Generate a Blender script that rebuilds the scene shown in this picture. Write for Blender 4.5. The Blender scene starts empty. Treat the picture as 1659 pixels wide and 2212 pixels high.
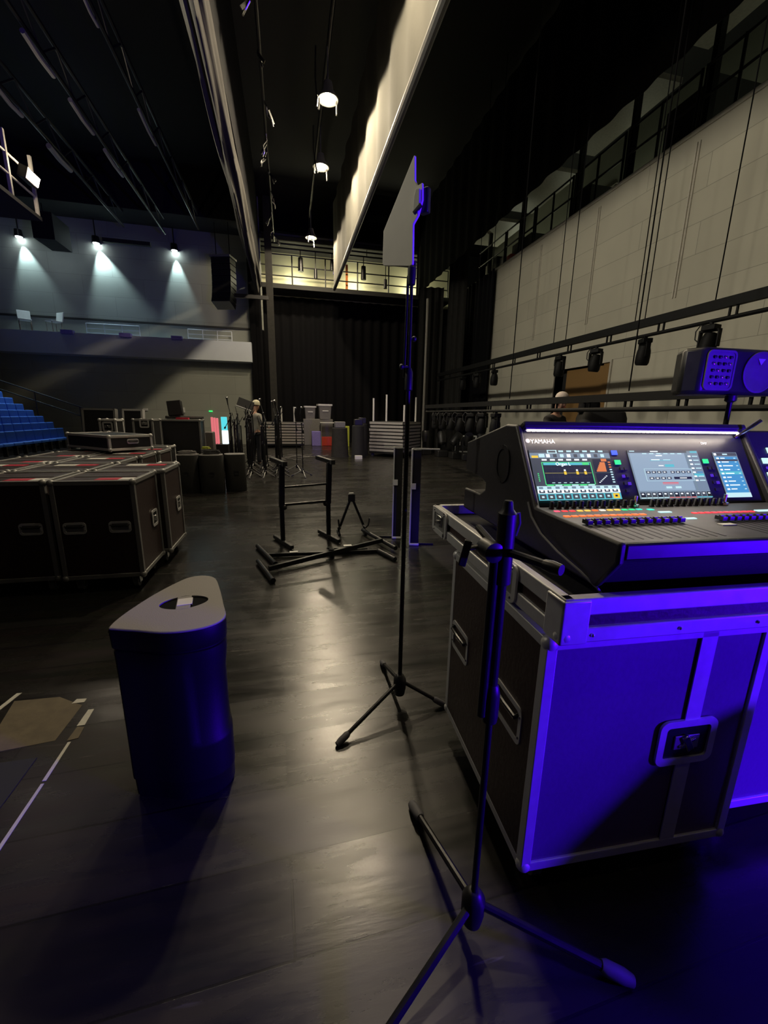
import bpy, math, random
from mathutils import Matrix, Vector
random.seed(7)
PI = math.pi
S = bpy.context.scene
C = S.collection

# ------------------------------------------------------------------ camera
cam_d = bpy.data.cameras.new('camera')
cam = bpy.data.objects.new('camera', cam_d); C.objects.link(cam)
cam_d.sensor_fit = 'VERTICAL'; cam_d.sensor_height = 24.0
cam_d.lens = 890.0 / 2212.0 * 24.0
cam_d.clip_start = 0.02; cam_d.clip_end = 200
RC = [[0.9746254139085007, -0.034452472860989264, 0.2211748848252137],
      [-0.22315547365569904, -0.2268836080604482, 0.9480113200647835],
      [0.017519621605055994, -0.9733123113919991, -0.22881478831487256]]
mw = Matrix.Identity(4)
for r in range(3):
    mw[r][0] = RC[r][0]; mw[r][1] = -RC[r][1]; mw[r][2] = -RC[r][2]
mw[2][3] = 1.55
cam.matrix_world = mw
S.camera = cam

# ------------------------------------------------------------------ world, exposure
S.view_settings.view_transform = 'Standard'
S.view_settings.look = 'None'
S.view_settings.exposure = 0.0
S.view_settings.gamma = 1.0
S.view_settings.use_curve_mapping = False
wd = bpy.data.worlds.new('world'); S.world = wd; wd.use_nodes = True
wd.node_tree.nodes['Background'].inputs[0].default_value = (0.5, 0.55, 0.7, 1)
wd.node_tree.nodes['Background'].inputs[1].default_value = 0.0012
try:
    S.cycles.max_bounces = 6; S.cycles.diffuse_bounces = 3; S.cycles.glossy_bounces = 3
    S.cycles.sample_clamp_indirect = 2.0
except Exception:
    pass

# ------------------------------------------------------------------ lights
WARM = (1.0, 0.83, 0.58); SOFT = (1.0, 0.92, 0.74); COOL = (0.66, 0.92, 1.0); BLUE = (0.055, 0.001, 1.0)
def aim(o, to):
    d = Vector(to) - o.location
    o.rotation_euler = d.to_track_quat('-Z', 'Y').to_euler()
def spot(name, loc, to, power, color, size, blend=0.3, rad=0.1):
    l = bpy.data.lights.new(name, 'SPOT'); l.energy = power; l.color = color
    l.spot_size = math.radians(size); l.spot_blend = blend; l.shadow_soft_size = rad
    o = bpy.data.objects.new(name, l); C.objects.link(o); o.location = loc; aim(o, to)
    return o
def point(name, loc, power, color, rad=0.1):
    l = bpy.data.lights.new(name, 'POINT'); l.energy = power; l.color = color; l.shadow_soft_size = rad
    o = bpy.data.objects.new(name, l); C.objects.link(o); o.location = loc
    return o
# work lights hung in a line over the stage; the last is an unseen added fill
LAMPS = [(1.20, 11.73, 8.8), (1.25, 14.54, 8.8), (1.245, 19.8, 8.8), (1.2, 7.6, 8.8), (1.2, 3.4, 8.8), (1.2, -1.2, 8.8)]
for p, e in zip(LAMPS, (1150, 1000, 900, 800, 190, 45)):
    spot('work_light_beam', (p[0], p[1], p[2] - 0.06), (p[0], p[1], 0), e, WARM, 172, 0.1, 0.12)
# house floods over the seating side
FLOODS = [(-5.27, 11.88, 6.46), (-5.3, 8.2, 6.46), (-5.3, 4.6, 6.46)]
for p, e in zip(FLOODS, (640, 800, 900)):
    spot('house_flood_beam', (p[0] + 0.12, p[1], p[2]), (8.5, p[1] + 1.2, 3.2), e, SOFT, 92, 0.6, 0.2)
point('house_flood_spill', (-5.05, 11.75, 6.6), 30, (1, 0.85, 0.62), 0.1)
# wall washers over the rear of the seating
WASH = [(-10.43, 21.84, 8.36), (-9.05, 20.9, 8.08), (-7.63, 21.84, 8.40), (-4.58, 21.84, 8.41), (-9.95, 20.4, 8.8)]
for i, p in enumerate(WASH):
    spot('wall_washer_beam', (p[0], p[1], p[2] - 0.08), (p[0] + (0.5, -1.2, 0.8, 0.1, -1.0)[i], p[1] + (0.55, -3.6, 0.6, 0.55, -3.4)[i], p[2] - (4.0, 6.5, 4.0, 4.0, 6.5)[i]), (380, 800, 700, 400, 600)[i], COOL, (56, 50, 64, 46, 50)[i], 0.7, 0.04)
# saturated blue stage light standing to the right of the photographer
spot('blue_stage_light_beam', (3.0, -0.85, 1.15), (1.25, 1.0, 0.95), 900, BLUE, 112, 0.6, 0.12)

# ------------------------------------------------------------------ materials
M = {}
def nodes_of(name):
    m = bpy.data.materials.new(name); m.use_nodes = True
    nt = m.node_tree; b = nt.nodes['Principled BSDF']
    M[name] = m
    return m, nt, b
def setc(b, col, rough, metal=0.0, spec=0.5):
    b.inputs['Base Color'].default_value = (*col, 1); b.inputs['Roughness'].default_value = rough
    b.inputs['Metallic'].default_value = metal; b.inputs['Specular IOR Level'].default_value = spec
def mat(name, col, rough=0.5, metal=0.0, spec=0.5, var=0.25, scale=18.0, bump=0.0):
    """plain material with procedural colour and roughness variation"""
    m, nt, b = nodes_of(name); setc(b, col, rough, metal, spec)
    tc = nt.nodes.new('ShaderNodeTexCoord'); no = nt.nodes.new('ShaderNodeTexNoise')
    no.inputs['Scale'].default_value = scale; no.inputs['Detail'].default_value = 4
    nt.links.new(tc.outputs['Object'], no.inputs['Vector'])
    mx = nt.nodes.new('ShaderNodeMix'); mx.data_type = 'RGBA'
    mx.inputs[6].default_value = (*[c * (1 - var) for c in col], 1)
    mx.inputs[7].default_value = (*[min(1, c * (1 + var)) for c in col], 1)
    nt.links.new(no.outputs['Fac'], mx.inputs[0]); nt.links.new(mx.outputs[2], b.inputs['Base Color'])
    mr = nt.nodes.new('ShaderNodeMapRange'); mr.inputs['To Min'].default_value = max(0.02, rough - 0.1); mr.inputs['To Max'].default_value = min(1, rough + 0.1)
    nt.links.new(no.outputs['Fac'], mr.inputs['Value']); nt.links.new(mr.outputs['Result'], b.inputs['Roughness'])
    if bump:
        bp = nt.nodes.new('ShaderNodeBump'); bp.inputs['Strength'].default_value = bump; bp.inputs['Distance'].default_value = 0.01
        nt.links.new(no.outputs['Fac'], bp.inputs['Height']); nt.links.new(bp.outputs['Normal'], b.inputs['Normal'])
    return m
def emat(name, col, strength):
    m, nt, b = nodes_of(name); setc(b, (0.02, 0.02, 0.02), 0.3)
    b.inputs['Emission Color'].default_value = (*col, 1); b.inputs['Emission Strength'].default_value = strength
    return m

mat('aluminium', (0.60, 0.60, 0.59), 0.42, 0.35, var=0.12, scale=30)
mat('alu_dull', (0.30, 0.30, 0.29), 0.5, 0.6, var=0.15, scale=30)
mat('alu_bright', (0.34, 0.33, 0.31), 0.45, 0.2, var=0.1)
mat('chrome', (0.62, 0.62, 0.62), 0.22, 1.0, var=0.05)
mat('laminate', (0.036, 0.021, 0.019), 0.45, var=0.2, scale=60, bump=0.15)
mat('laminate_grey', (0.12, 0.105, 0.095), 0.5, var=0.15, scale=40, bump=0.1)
mat('laminate_blue_lit', (0.13, 0.085, 0.155), 0.42, var=0.1, scale=60, bump=0.1)  # brown case laminate with the blue stage light tinted into its colour
mat('black_plastic', (0.014, 0.014, 0.015), 0.42, var=0.2)
mat('black_matt', (0.010, 0.010, 0.011), 0.8, var=0.2, scale=40)
mat('fixture_black', (0.005, 0.005, 0.005), 0.6, spec=0.18, var=0.2)
mat('black_metal', (0.012, 0.012, 0.013), 0.36, 0.2, var=0.2)
mat('rubber', (0.02, 0.02, 0.02), 0.75)
mat('grey_rubber', (0.10, 0.10, 0.11), 0.7)
mat('dark_carpet', (0.018, 0.018, 0.016), 0.9, var=0.4, scale=160, bump=0.4)
mat('console_shell', (0.020, 0.019, 0.020), 0.5, var=0.1, scale=90, bump=0.05)
mat('console_deck', (0.055, 0.053, 0.055), 0.5, var=0.08)
mat('fader_slot', (0.006, 0.006, 0.006), 0.6)
mat('tray_foam', (0.012, 0.012, 0.010), 0.9, var=0.3, scale=90, bump=0.3)
mat('bin_shaded_plastic', (0.0055, 0.005, 0.0055), 0.55, var=0.1, scale=220, bump=0.08)  # grey bin plastic darkened to hold the shade on its sides
mat('bin_lit_plastic', (0.27, 0.255, 0.245), 0.65, var=0.08, scale=200, bump=0.1)  # same plastic painted lighter for the light on its top
mat('paper_white', (0.75, 0.74, 0.70), 0.7, var=0.05)
mat('tape_white', (0.62, 0.61, 0.55), 0.7, var=0.15, scale=50)
mat('label_red', (0.55, 0.03, 0.06), 0.5, var=0.12)
mat('antenna_board', (0.90, 0.88, 0.78), 0.5, var=0.05)
mat('post_white', (0.62, 0.62, 0.60), 0.5, var=0.1)
mat('gallery_wall', (0.30, 0.31, 0.24), 0.85, var=0.1, scale=3)
mat('gallery_dark', (0.030, 0.030, 0.028), 0.8)
mat('catwalk_wall', (0.62, 0.60, 0.40), 0.85, var=0.06, scale=3)
mat('black_cloth', (0.006, 0.006, 0.007), 0.95, spec=0.1, var=0.3, scale=8)
mat('dark_cloth', (0.035, 0.034, 0.032), 0.95, spec=0.1, var=0.3, scale=8)
mat('grey_cloth', (0.072, 0.069, 0.062), 0.9, spec=0.1, var=0.15, scale=5)
mat('pale_cloth', (0.13, 0.127, 0.112), 0.9, spec=0.1, var=0.1, scale=5)
mat('seat_blue', (0.035, 0.15, 0.62), 0.8, var=0.25, scale=30, bump=0.2)
mat('step_dark', (0.015, 0.018, 0.028), 0.8)
mat('door_wood', (0.24, 0.135, 0.045), 0.5, var=0.1, scale=4)
mat('frame_pale', (0.5, 0.47, 0.40), 0.5)
mat('dark_void', (0.012, 0.012, 0.013), 0.7)
mat('steel_rail', (0.06, 0.06, 0.055), 0.4, 0.5)
mat('balcony_paint', (0.50, 0.54, 0.60), 0.8, var=0.06, scale=2)
mat('wood_patch', (0.14, 0.115, 0.075), 0.6, var=0.5, scale=14, bump=0.2)
mat('mat_green', (0.022, 0.026, 0.022), 0.8, var=0.2)
mat('skin', (0.42, 0.24, 0.17), 0.55, var=0.08)
mat('knit_cream', (0.62, 0.58, 0.42), 0.95, var=0.15, scale=120, bump=0.4)
mat('knit_pale', (0.55, 0.47, 0.42), 0.95, var=0.15, scale=120, bump=0.4)
mat('hoodie_grey', (0.33, 0.32, 0.28), 0.95, var=0.12, scale=80)
mat('jacket_dark', (0.015, 0.014, 0.014), 0.9)
mat('trousers_dark', (0.02, 0.02, 0.025), 0.9)
mat('orange_strap', (0.7, 0.20, 0.04), 0.7)
mat('red_plastic', (0.5, 0.04, 0.02), 0.5)
mat('violet_plastic', (0.22, 0.18, 0.55), 0.5)
mat('tub_grey', (0.16, 0.155, 0.15), 0.6)
mat('lime_plastic', (0.45, 0.50, 0.06), 0.5)
mat('eye_white', (0.7, 0.68, 0.62), 0.4)
mat('lens_glass', (0.02, 0.02, 0.03), 0.08, var=0.1)
emat('lamp_glow', (1.0, 0.84, 0.55), 60)
emat('flood_glow', (1.0, 0.80, 0.62), 30)
emat('wash_glow', (0.80, 0.95, 1.0), 40)
emat('fill_glow', (0.95, 1.0, 0.72), 6)
emat('led_strip', (1.0, 0.86, 0.70), 9)
emat('blue_glow', (0.09, 0.01, 1.0), 25)
emat('pink_glow', (1.0, 0.22, 0.25), 0.75)
emat('cyan_glow', (0.12, 0.85, 0.95), 0.85)
emat('white_glow', (0.80, 0.92, 1.0), 1.3)
emat('exit_green', (0.05, 1.0, 0.2), 1.0)
for n, c, s in [('ui_black', (0.012, 0.016, 0.018), 1), ('ui_dark', (0.06, 0.07, 0.075), 1), ('ui_slate', (0.14, 0.19, 0.24), 1.35),
                ('ui_panel', (0.22, 0.30, 0.38), 1.35), ('ui_pale', (0.45, 0.66, 0.70), 1.3), ('ui_white', (0.85, 0.95, 1.0), 1.4),
                ('ui_green', (0.08, 0.75, 0.22), 1), ('ui_teal', (0.10, 0.52, 0.62), 1), ('ui_blue', (0.06, 0.30, 0.60), 1),
                ('ui_yellow', (0.95, 0.62, 0.03), 1), ('ui_orange', (0.75, 0.22, 0.05), 1), ('ui_red', (0.75, 0.15, 0.15), 1),
                ('ui_olive', (0.42, 0.36, 0.08), 1),
                ('key_red', (1.0, 0.05, 0.06), 1.3), ('key_pink', (1.0, 0.10, 0.18), 1.3), ('key_orange', (1.0, 0.13, 0.02), 1.6), ('key_yellow', (1.0, 0.55, 0.08), 1.3),
                ('key_white', (1.0, 0.85, 0.70), 1.3), ('key_green', (0.03, 0.85, 0.30), 1.1), ('key_teal', (0.05, 0.80, 0.60), 1.1),
                ('key_blue', (0.05, 0.12, 1.0), 1.3), ('key_ice', (0.60, 0.92, 0.95), 1.1), ('logo_lit', (1.0, 0.85, 0.85), 1.6), ('key_violet', (0.12, 0.03, 0.9), 0.6)]:
    emat(n, c, s)

def floor_material():
    m, nt, b = nodes_of('stage_floor'); L = nt.links.new
    tc = nt.nodes.new('ShaderNodeTexCoord')
    br = nt.nodes.new('ShaderNodeTexBrick'); br.offset = 0.5
    br.inputs['Scale'].default_value = 1.0; br.inputs['Brick Width'].default_value = 2.4; br.inputs['Row Height'].default_value = 0.30
    br.inputs['Mortar Size'].default_value = 0.004; br.inputs['Color1'].default_value = (0.016, 0.015, 0.0135, 1)
    br.inputs['Color2'].default_value = (0.025, 0.0235, 0.021, 1); br.inputs['Mortar'].default_value = (0.008, 0.008, 0.008, 1)
    mp0 = nt.nodes.new('ShaderNodeMapping'); mp0.inputs['Rotation'].default_value = (0, 0, math.radians(-2.0))
    L(tc.outputs['Object'], mp0.inputs['Vector']); L(mp0.outputs['Vector'], br.inputs['Vector'])
    mp = nt.nodes.new('ShaderNodeMapping'); mp.inputs['Scale'].default_value = (0.8, 5.0, 1)
    L(tc.outputs['Object'], mp.inputs['Vector'])
    n1 = nt.nodes.new('ShaderNodeTexNoise'); n1.inputs['Scale'].default_value = 2.2; n1.inputs['Detail'].default_value = 8; n1.inputs['Roughness'].default_value = 0.65
    L(mp.outputs['Vector'], n1.inputs['Vector'])
    n2 = nt.nodes.new('ShaderNodeTexNoise'); n2.inputs['Scale'].default_value = 1.3; n2.inputs['Detail'].default_value = 6
    L(tc.outputs['Object'], n2.inputs['Vector'])
    # scuffs: thin pale streaks worn into the paint
    mp3 = nt.nodes.new('ShaderNodeMapping'); mp3.inputs['Scale'].default_value = (1.2, 16.0, 1); mp3.inputs['Rotation'].default_value = (0, 0, 0.25)
    L(tc.outputs['Object'], mp3.inputs['Vector'])
    n3 = nt.nodes.new('ShaderNodeTexNoise'); n3.inputs['Scale'].default_value = 2.0; n3.inputs['Detail'].default_value = 3; n3.inputs['Distortion'].default_value = 0.6
    L(mp3.outputs['Vector'], n3.inputs['Vector'])
    sc = nt.nodes.new('ShaderNodeMapRange'); sc.inputs['From Min'].default_value = 0.69; sc.inputs['From Max'].default_value = 0.78
    L(n3.outputs['Fac'], sc.inputs['Value'])
    mx = nt.nodes.new('ShaderNodeMix'); mx.data_type = 'RGBA'; mx.blend_type = 'MULTIPLY'; mx.inputs[0].default_value = 0.6
    L(br.outputs['Color'], mx.inputs[6]); L(n1.outputs['Color'], mx.inputs[7])
    mx2 = nt.nodes.new('ShaderNodeMix'); mx2.data_type = 'RGBA'; mx2.inputs[7].default_value = (0.10, 0.095, 0.085, 1)
    L(sc.outputs['Result'], mx2.inputs[0]); L(mx.outputs[2], mx2.inputs[6]); L(mx2.outputs[2], b.inputs['Base Color'])
    ad = nt.nodes.new('ShaderNodeMath'); ad.operation = 'ADD'; L(n1.outputs['Fac'], ad.inputs[0]); L(n2.outputs['Fac'], ad.inputs[1])
    rr = nt.nodes.new('ShaderNodeMapRange'); rr.inputs['From Min'].default_value = 0.7; rr.inputs['From Max'].default_value = 1.3
    rr.inputs['To Min'].default_value = 0.17; rr.inputs['To Max'].default_value = 0.32
    L(ad.outputs['Value'], rr.inputs['Value']); L(rr.outputs['Result'], b.inputs['Roughness'])
    b2 = nt.nodes.new('ShaderNodeTexBrick'); b2.offset = 0.5
    for k_, v_ in (('Scale', 1.0), ('Brick Width', 2.4), ('Row Height', 0.30), ('Mortar Size', 0.0)): b2.inputs[k_].default_value = v_
    b2.inputs['Color1'].default_value = (0, 0, 0, 1); b2.inputs['Color2'].default_value = (1, 1, 1, 1)
    L(mp0.outputs['Vector'], b2.inputs['Vector'])
    m2 = nt.nodes.new('ShaderNodeMath'); m2.operation = 'MULTIPLY_ADD'; m2.inputs[1].default_value = 0.05
    L(b2.outputs['Color'], m2.inputs[0]); L(rr.outputs['Result'], m2.inputs[2]); L(m2.outputs['Value'], b.inputs['Roughness'])
    bp = nt.nodes.new('ShaderNodeBump'); bp.inputs['Strength'].default_value = 0.25; bp.inputs['Distance'].default_value = 0.004
    ma = nt.nodes.new('ShaderNodeMath'); ma.operation = 'SUBTRACT'; L(n1.outputs['Fac'], ma.inputs[0]); L(br.outputs['Fac'], ma.inputs[1])
    L(ma.outputs['Value'], bp.inputs['Height']); L(bp.outputs['Normal'], b.inputs['Normal'])
    b.inputs['Specular IOR Level'].default_value = 0.5
floor_material()

def panel_wall(name, col, bw, rh, rot, mortar=0.012, dark=0.55):
    """painted block wall with thin joints; rot maps the wall plane to the texture plane"""
    m, nt, b = nodes_of(name); L = nt.links.new
    setc(b, col, 0.8, 0, 0.25)
    tc = nt.nodes.new('ShaderNodeTexCoord'); sp = nt.nodes.new('ShaderNodeSeparateXYZ'); cb = nt.nodes.new('ShaderNodeCombineXYZ')
    L(tc.outputs['Object'], sp.inputs[0])
    L(sp.outputs['Y' if rot == 'x' else 'X'], cb.inputs[0]); L(sp.outputs['Z'], cb.inputs[1])
    br = nt.nodes.new('ShaderNodeTexBrick'); br.offset = 0.5; br.inputs['Scale'].default_value = 1.0
    br.inputs['Brick Width'].default_value = bw; br.inputs['Row Height'].default_value = rh; br.inputs['Mortar Size'].default_value = mortar
    br.inputs['Color1'].default_value = (*[c * 0.95 for c in col], 1); br.inputs['Color2'].default_value = (*[c * 1.05 for c in col], 1)
    br.inputs['Mortar'].default_value = (*[c * dark for c in col], 1)
    L(cb.outputs[0], br.inputs['Vector'])
    no = nt.nodes.new('ShaderNodeTexNoise'); no.inputs['Scale'].default_value = 0.8; no.inputs['Detail'].default_value = 6
    L(tc.outputs['Object'], no.inputs['Vector'])
    mr = nt.nodes.new('ShaderNodeMapRange'); mr.inputs['To Min'].default_value = 0.86; mr.inputs['To Max'].default_value = 1.14
    L(no.outputs['Fac'], mr.inputs['Value'])
    mx = nt.nodes.new('ShaderNodeMix'); mx.data_type = 'RGBA'; mx.blend_type = 'MULTIPLY'; mx.inputs[0].default_value = 1
    L(br.outputs['Color'], mx.inputs[6]); L(mr.outputs['Result'], mx.inputs[7]); L(mx.outputs[2], b.inputs['Base Color'])
    bp = nt.nodes.new('ShaderNodeBump'); bp.inputs['Strength'].default_value = 0.3; bp.inputs['Distance'].default_value = 0.01; bp.invert = True
    L(br.outputs['Fac'], bp.inputs['Height']); L(bp.outputs['Normal'], b.inputs['Normal'])
panel_wall('wall_greige', (0.50, 0.475, 0.385), 3.2, 0.62, 'x', 0.006, 0.6)
panel_wall('wall_rear_paint', (0.31, 0.325, 0.285), 2.4, 0.8, 'y', 0.006, 0.7)

# ------------------------------------------------------------------ mesh helpers
def frame(o, x, y, z):
    m = Matrix.Identity(4)
    for i, a in enumerate((x, y, z, o)):
        for r in range(3): m[r][i] = a[r]
    return m
class MB:
    def __init__(s): s.v = []; s.f = []; s.m = []; s.T = Matrix.Identity(4); s.mi = 0
    def add(s, vs, fs):
        n = len(s.v)
        s.v += [tuple(s.T @ Vector(p)) for p in vs]
        s.f += [tuple(i + n for i in f) for f in fs]; s.m += [s.mi] * len(fs)
        return s
    def box(s, x0, y0, z0, x1, y1, z1):
        return s.add([(x0, y0, z0), (x1, y0, z0), (x1, y1, z0), (x0, y1, z0), (x0, y0, z1), (x1, y0, z1), (x1, y1, z1), (x0, y1, z1)],
                     [(3, 2, 1, 0), (4, 5, 6, 7), (0, 1, 5, 4), (1, 2, 6, 5), (2, 3, 7, 6), (3, 0, 4, 7)])
    def cbox(s, c, d):
        return s.box(*[c[i] - d[i] / 2 for i in range(3)], *[c[i] + d[i] / 2 for i in range(3)])
    def bar(s, p, q, w, h, up=(0, 0, 1)):
        p = Vector(p); q = Vector(q); d = (q - p); L = d.length; d.normalize(); u = Vector(up)
        x = d.cross(u)
        if x.length < 1e-4: x = d.cross(Vector((1, 0, 0)))
        x.normalize(); y = x.cross(d)
        old = s.T; s.T = old @ frame(p, x, d, y); s.box(-w / 2, 0, -h / 2, w / 2, L, h / 2); s.T = old
        return s
    def tube(s, p, q, r0, r1=None, n=12, cap=True):
        r1 = r0 if r1 is None else r1
        return s.path([p, q], [r0, r1], n, cap)
    def path(s, pts, r, n=10, cap=True):
        pts = [Vector(p) for p in pts]; k = len(pts)
        rs = list(r) if isinstance(r, (list, tuple)) else [r] * k
        t0 = (pts[1] - pts[0]).normalized(); a = t0.orthogonal().normalized(); vs = []; prev = t0
        for i, p in enumerate(pts):
            t = (pts[min(i + 1, k - 1)] - pts[max(i - 1, 0)]).normalized()
            a = prev.rotation_difference(t) @ a; a = (a - t * a.dot(t)).normalized(); b = t.cross(a); prev = t
            vs += [tuple(p + (a * math.cos(2 * PI * j / n) + b * math.sin(2 * PI * j / n)) * rs[i]) for j in range(n)]
        fs = [(i * n + j, i * n + (j + 1) % n, (i + 1) * n + (j + 1) % n, (i + 1) * n + j) for i in range(k - 1) for j in range(n)]
        if cap: fs += [tuple(reversed(range(n))), tuple((k - 1) * n + j for j in range(n))]
        return s.add(vs, fs)
    def lathe(s, prof, n=24, cap=True):
        k = len(prof)
        vs = [(r * math.cos(2 * PI * j / n), r * math.sin(2 * PI * j / n), z) for r, z in prof for j in range(n)]
        fs = [(i * n + j, i * n + (j + 1) % n, (i + 1) * n + (j + 1) % n, (i + 1) * n + j) for i in range(k - 1) for j in range(n)]
        if cap: fs += [tuple(reversed(range(n))), tuple((k - 1) * n + j for j in range(n))]
        return s.add(vs, fs)
    def ball(s, c, r, n=14, k=8, sc=(1, 1, 1)):
        old = s.T; s.T = old @ Matrix.Translation(c) @ Matrix.Diagonal((*sc, 1))
        s.lathe([(max(1e-4, r * math.sin(PI * i / k)), -r * math.cos(PI * i / k)) for i in range(k + 1)], n, False); s.T = old
        return s
    def prism(s, poly, h0, h1):
        """poly in local xy, extruded h0..h1 along local z"""
        n = len(poly)
        vs = [(x, y, h0) for x, y in poly] + [(x, y, h1) for x, y in poly]
        fs = [tuple(reversed(range(n))), tuple(range(n, 2 * n))] + [(i, (i + 1) % n, n + (i + 1) % n, n + i) for i in range(n)]
        return s.add(vs, fs)
    def loft(s, rings, cap=True):
        n = len(rings[0]); vs = [p for r in rings for p in r]; k = len(rings)
        fs = [(i * n + j, i * n + (j + 1) % n, (i + 1) * n + (j + 1) % n, (i + 1) * n + j) for i in range(k - 1) for j in range(n)]
        if cap: fs += [tuple(reversed(range(n))), tuple((k - 1) * n + j for j in range(n))]
        return s.add(vs, fs)
    def mesh(s, name, mats, angle=35):
        me = bpy.data.meshes.new(name); me.from_pydata(s.v, [], s.f)
        for m in (mats if isinstance(mats, (list, tuple)) else [mats]): me.materials.append(M[m])
        me.polygons.foreach_set('material_index', s.m)
        me.polygons.foreach_set('use_smooth', [True] * len(s.f))
        me.update(); me.set_sharp_from_angle(angle=math.radians(angle))
        return me
    def build(s, name, mats, parent=None, bevel=0, loc=None, angle=35):
        o = link(name, s.mesh(name, mats, angle), parent)
        if loc is not None: o.location = loc
        if bevel:
            bv = o.modifiers.new('bevel', 'BEVEL'); bv.width = bevel; bv.segments = 2; bv.limit_method = 'ANGLE'; bv.angle_limit = math.radians(40)
        return o
def link(name, data, parent=None):
    o = bpy.data.objects.new(name, data); C.objects.link(o)
    if parent is not None: o.parent = parent
    return o
def tag(o, label, cat, group=None):
    o['label'] = label; o['category'] = cat
    if group: o['group'] = group
    return o
def thing(name, label, cat, loc=(0, 0, 0), rz=0.0, group=None):
    o = link(name, None); o.location = loc; o.rotation_euler = (0, 0, rz); o.empty_display_size = 0.1
    return tag(o, label, cat, group)
def struct(o):
    o['kind'] = 'structure'; return o
def stuff(o):
    o['kind'] = 'stuff'; return o
def inst(name, me, parent, loc=(0, 0, 0), rot=(0, 0, 0), sc=(1, 1, 1)):
    o = link(name, me, parent); o.location = loc; o.rotation_euler = rot; o.scale = sc; return o
def dup(root, loc=None, rz=None, label=None, group=None):
    r = root.copy(); C.objects.link(r)
    if loc is not None: r.location = loc
    if rz is not None: r.rotation_euler = (0, 0, rz)
    if label: r['label'] = label
    if group: r['group'] = group
    for ch in list(root.children):
        c = ch.copy(); C.objects.link(c); c.parent = r
        for g in list(ch.children):
            d = g.copy(); C.objects.link(d); d.parent = c
    return r
def T(x, y, z, rz=0): return Matrix.Translation((x, y, z)) @ Matrix.Rotation(rz, 4, 'Z')
ORD = ['first', 'second', 'third', 'fourth', 'fifth', 'sixth', 'seventh', 'eighth', 'ninth', 'tenth', 'eleventh', 'twelfth', 'thirteenth', 'fourteenth']

# ================================================================== the room
XR, YB, ZT, ZC = 8.5, 23.0, 7.42, 11.0
struct(MB().box(-22, -4, -0.1, 14, 30, 0).build('floor', 'stage_floor'))
struct(MB().box(-22, -4, ZC, 14, 30, ZC + 0.1).build('ceiling', 'black_matt'))
# right wall with the scenery door opening cut out
w = MB()
DY0, DY1, DZ = 10.0, 12.4, 3.04
w.box(XR, -4, 0, XR + 0.35, DY0, ZT); w.box(XR, DY1, 0, XR + 0.35, 21.5, ZT); w.box(XR, DY0, DZ, XR + 0.35, DY1, ZT)
w.box(XR - 0.03, -4, ZT - 0.07, XR + 0.4, 21.5, ZT + 0.02)
struct(w.build('wall_right', 'wall_greige'))
d = MB()
d.box(XR + 0.02, DY0, 0, XR + 0.3, DY0 + 0.28, DZ); d.mi = 1
d.box(XR + 0.12, DY0 + 0.28, 0, XR + 0.18, DY1 - 0.42, DZ - 0.03); d.mi = 2
d.box(XR + 0.3, DY1 - 0.42, 0, XR + 0.35, DY1, DZ)
struct(d.build('door_1', ['door_wood', 'door_wood', 'dark_void']))
t = MB(); t.box(XR - 0.04, DY0 - 0.06, 0, XR + 0.3, DY0, DZ + 0.06); t.box(XR - 0.04, DY1, 0, XR + 0.3, DY1 + 0.06, DZ + 0.06); t.box(XR - 0.04, DY0, DZ, XR + 0.3, DY1, DZ + 0.06)
struct(t.build('trim_1', 'frame_pale'))
# vertical wall channels on the right wall
for i, yy in enumerate((8.35, 11.2, 13.9)):
    c = MB(); c.box(XR - 0.025, yy - 0.05, 4.2, XR, yy - 0.02, ZT - 0.25); c.box(XR - 0.025, yy + 0.02, 4.2, XR, yy + 0.05, ZT - 0.25)
    tag(c.build('wall_conduit', 'frame_pale'), ['pale pair of vertical conduits on the beige wall, the rightmost and nearest pair', 'pale pair of vertical conduits on the beige wall above the wooden door', 'pale pair of vertical conduits on the beige wall left of the wooden door'][i], 'conduit', 'conduits on the beige wall')
# gallery along the right wall
struct(MB().box(XR + 0.42, -4, ZT - 0.25, 12.0, 24, ZT).build('trim_2', 'gallery_dark'))
struct(MB().box(11.5, -4, ZT, 11.7, 24, ZC).build('wall_gallery', 'gallery_wall'))
# back wall and black masking
struct(MB().box(-22, 26.0, 0, 14, 26.2, ZC).build('wall_back', 'black_matt'))
struct(MB().box(-22.1, -4, 0, -22, 30, ZC).build('wall_left', 'wall_rear_paint'))
struct(MB().box(-22, -4.1, 0, 14, -4, ZC).build('wall_front', 'black_matt'))
# auditorium rear wall: upper face, balcony recess, parapet, lower face
a = MB(); a.box(-21.9, 22.0, 5.42, -0.95, 22.3, ZC); a.box(-21.9, 22.0, 0, -1.5, 22.3, 3.9); a.box(-21.9, 22.05, 3.8, -1.5, 22.3, 5.6)

struct(a.build('wall_rear', 'wall_rear_paint'))
struct(MB().box(-21.9, 21.2, 3.86, -1.5, 22.0, 4.72).build('balcony_parapet', 'balcony_paint'))
struct(MB().box(-21.9, 21.97, 5.38, -1.5, 22.32, 5.46).build('trim_3', 'gallery_dark'))
struct(MB().box(-21.9, 20.5, 9.35, -1.0, 22.0, ZC).build('trim_4', 'black_matt'))

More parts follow.
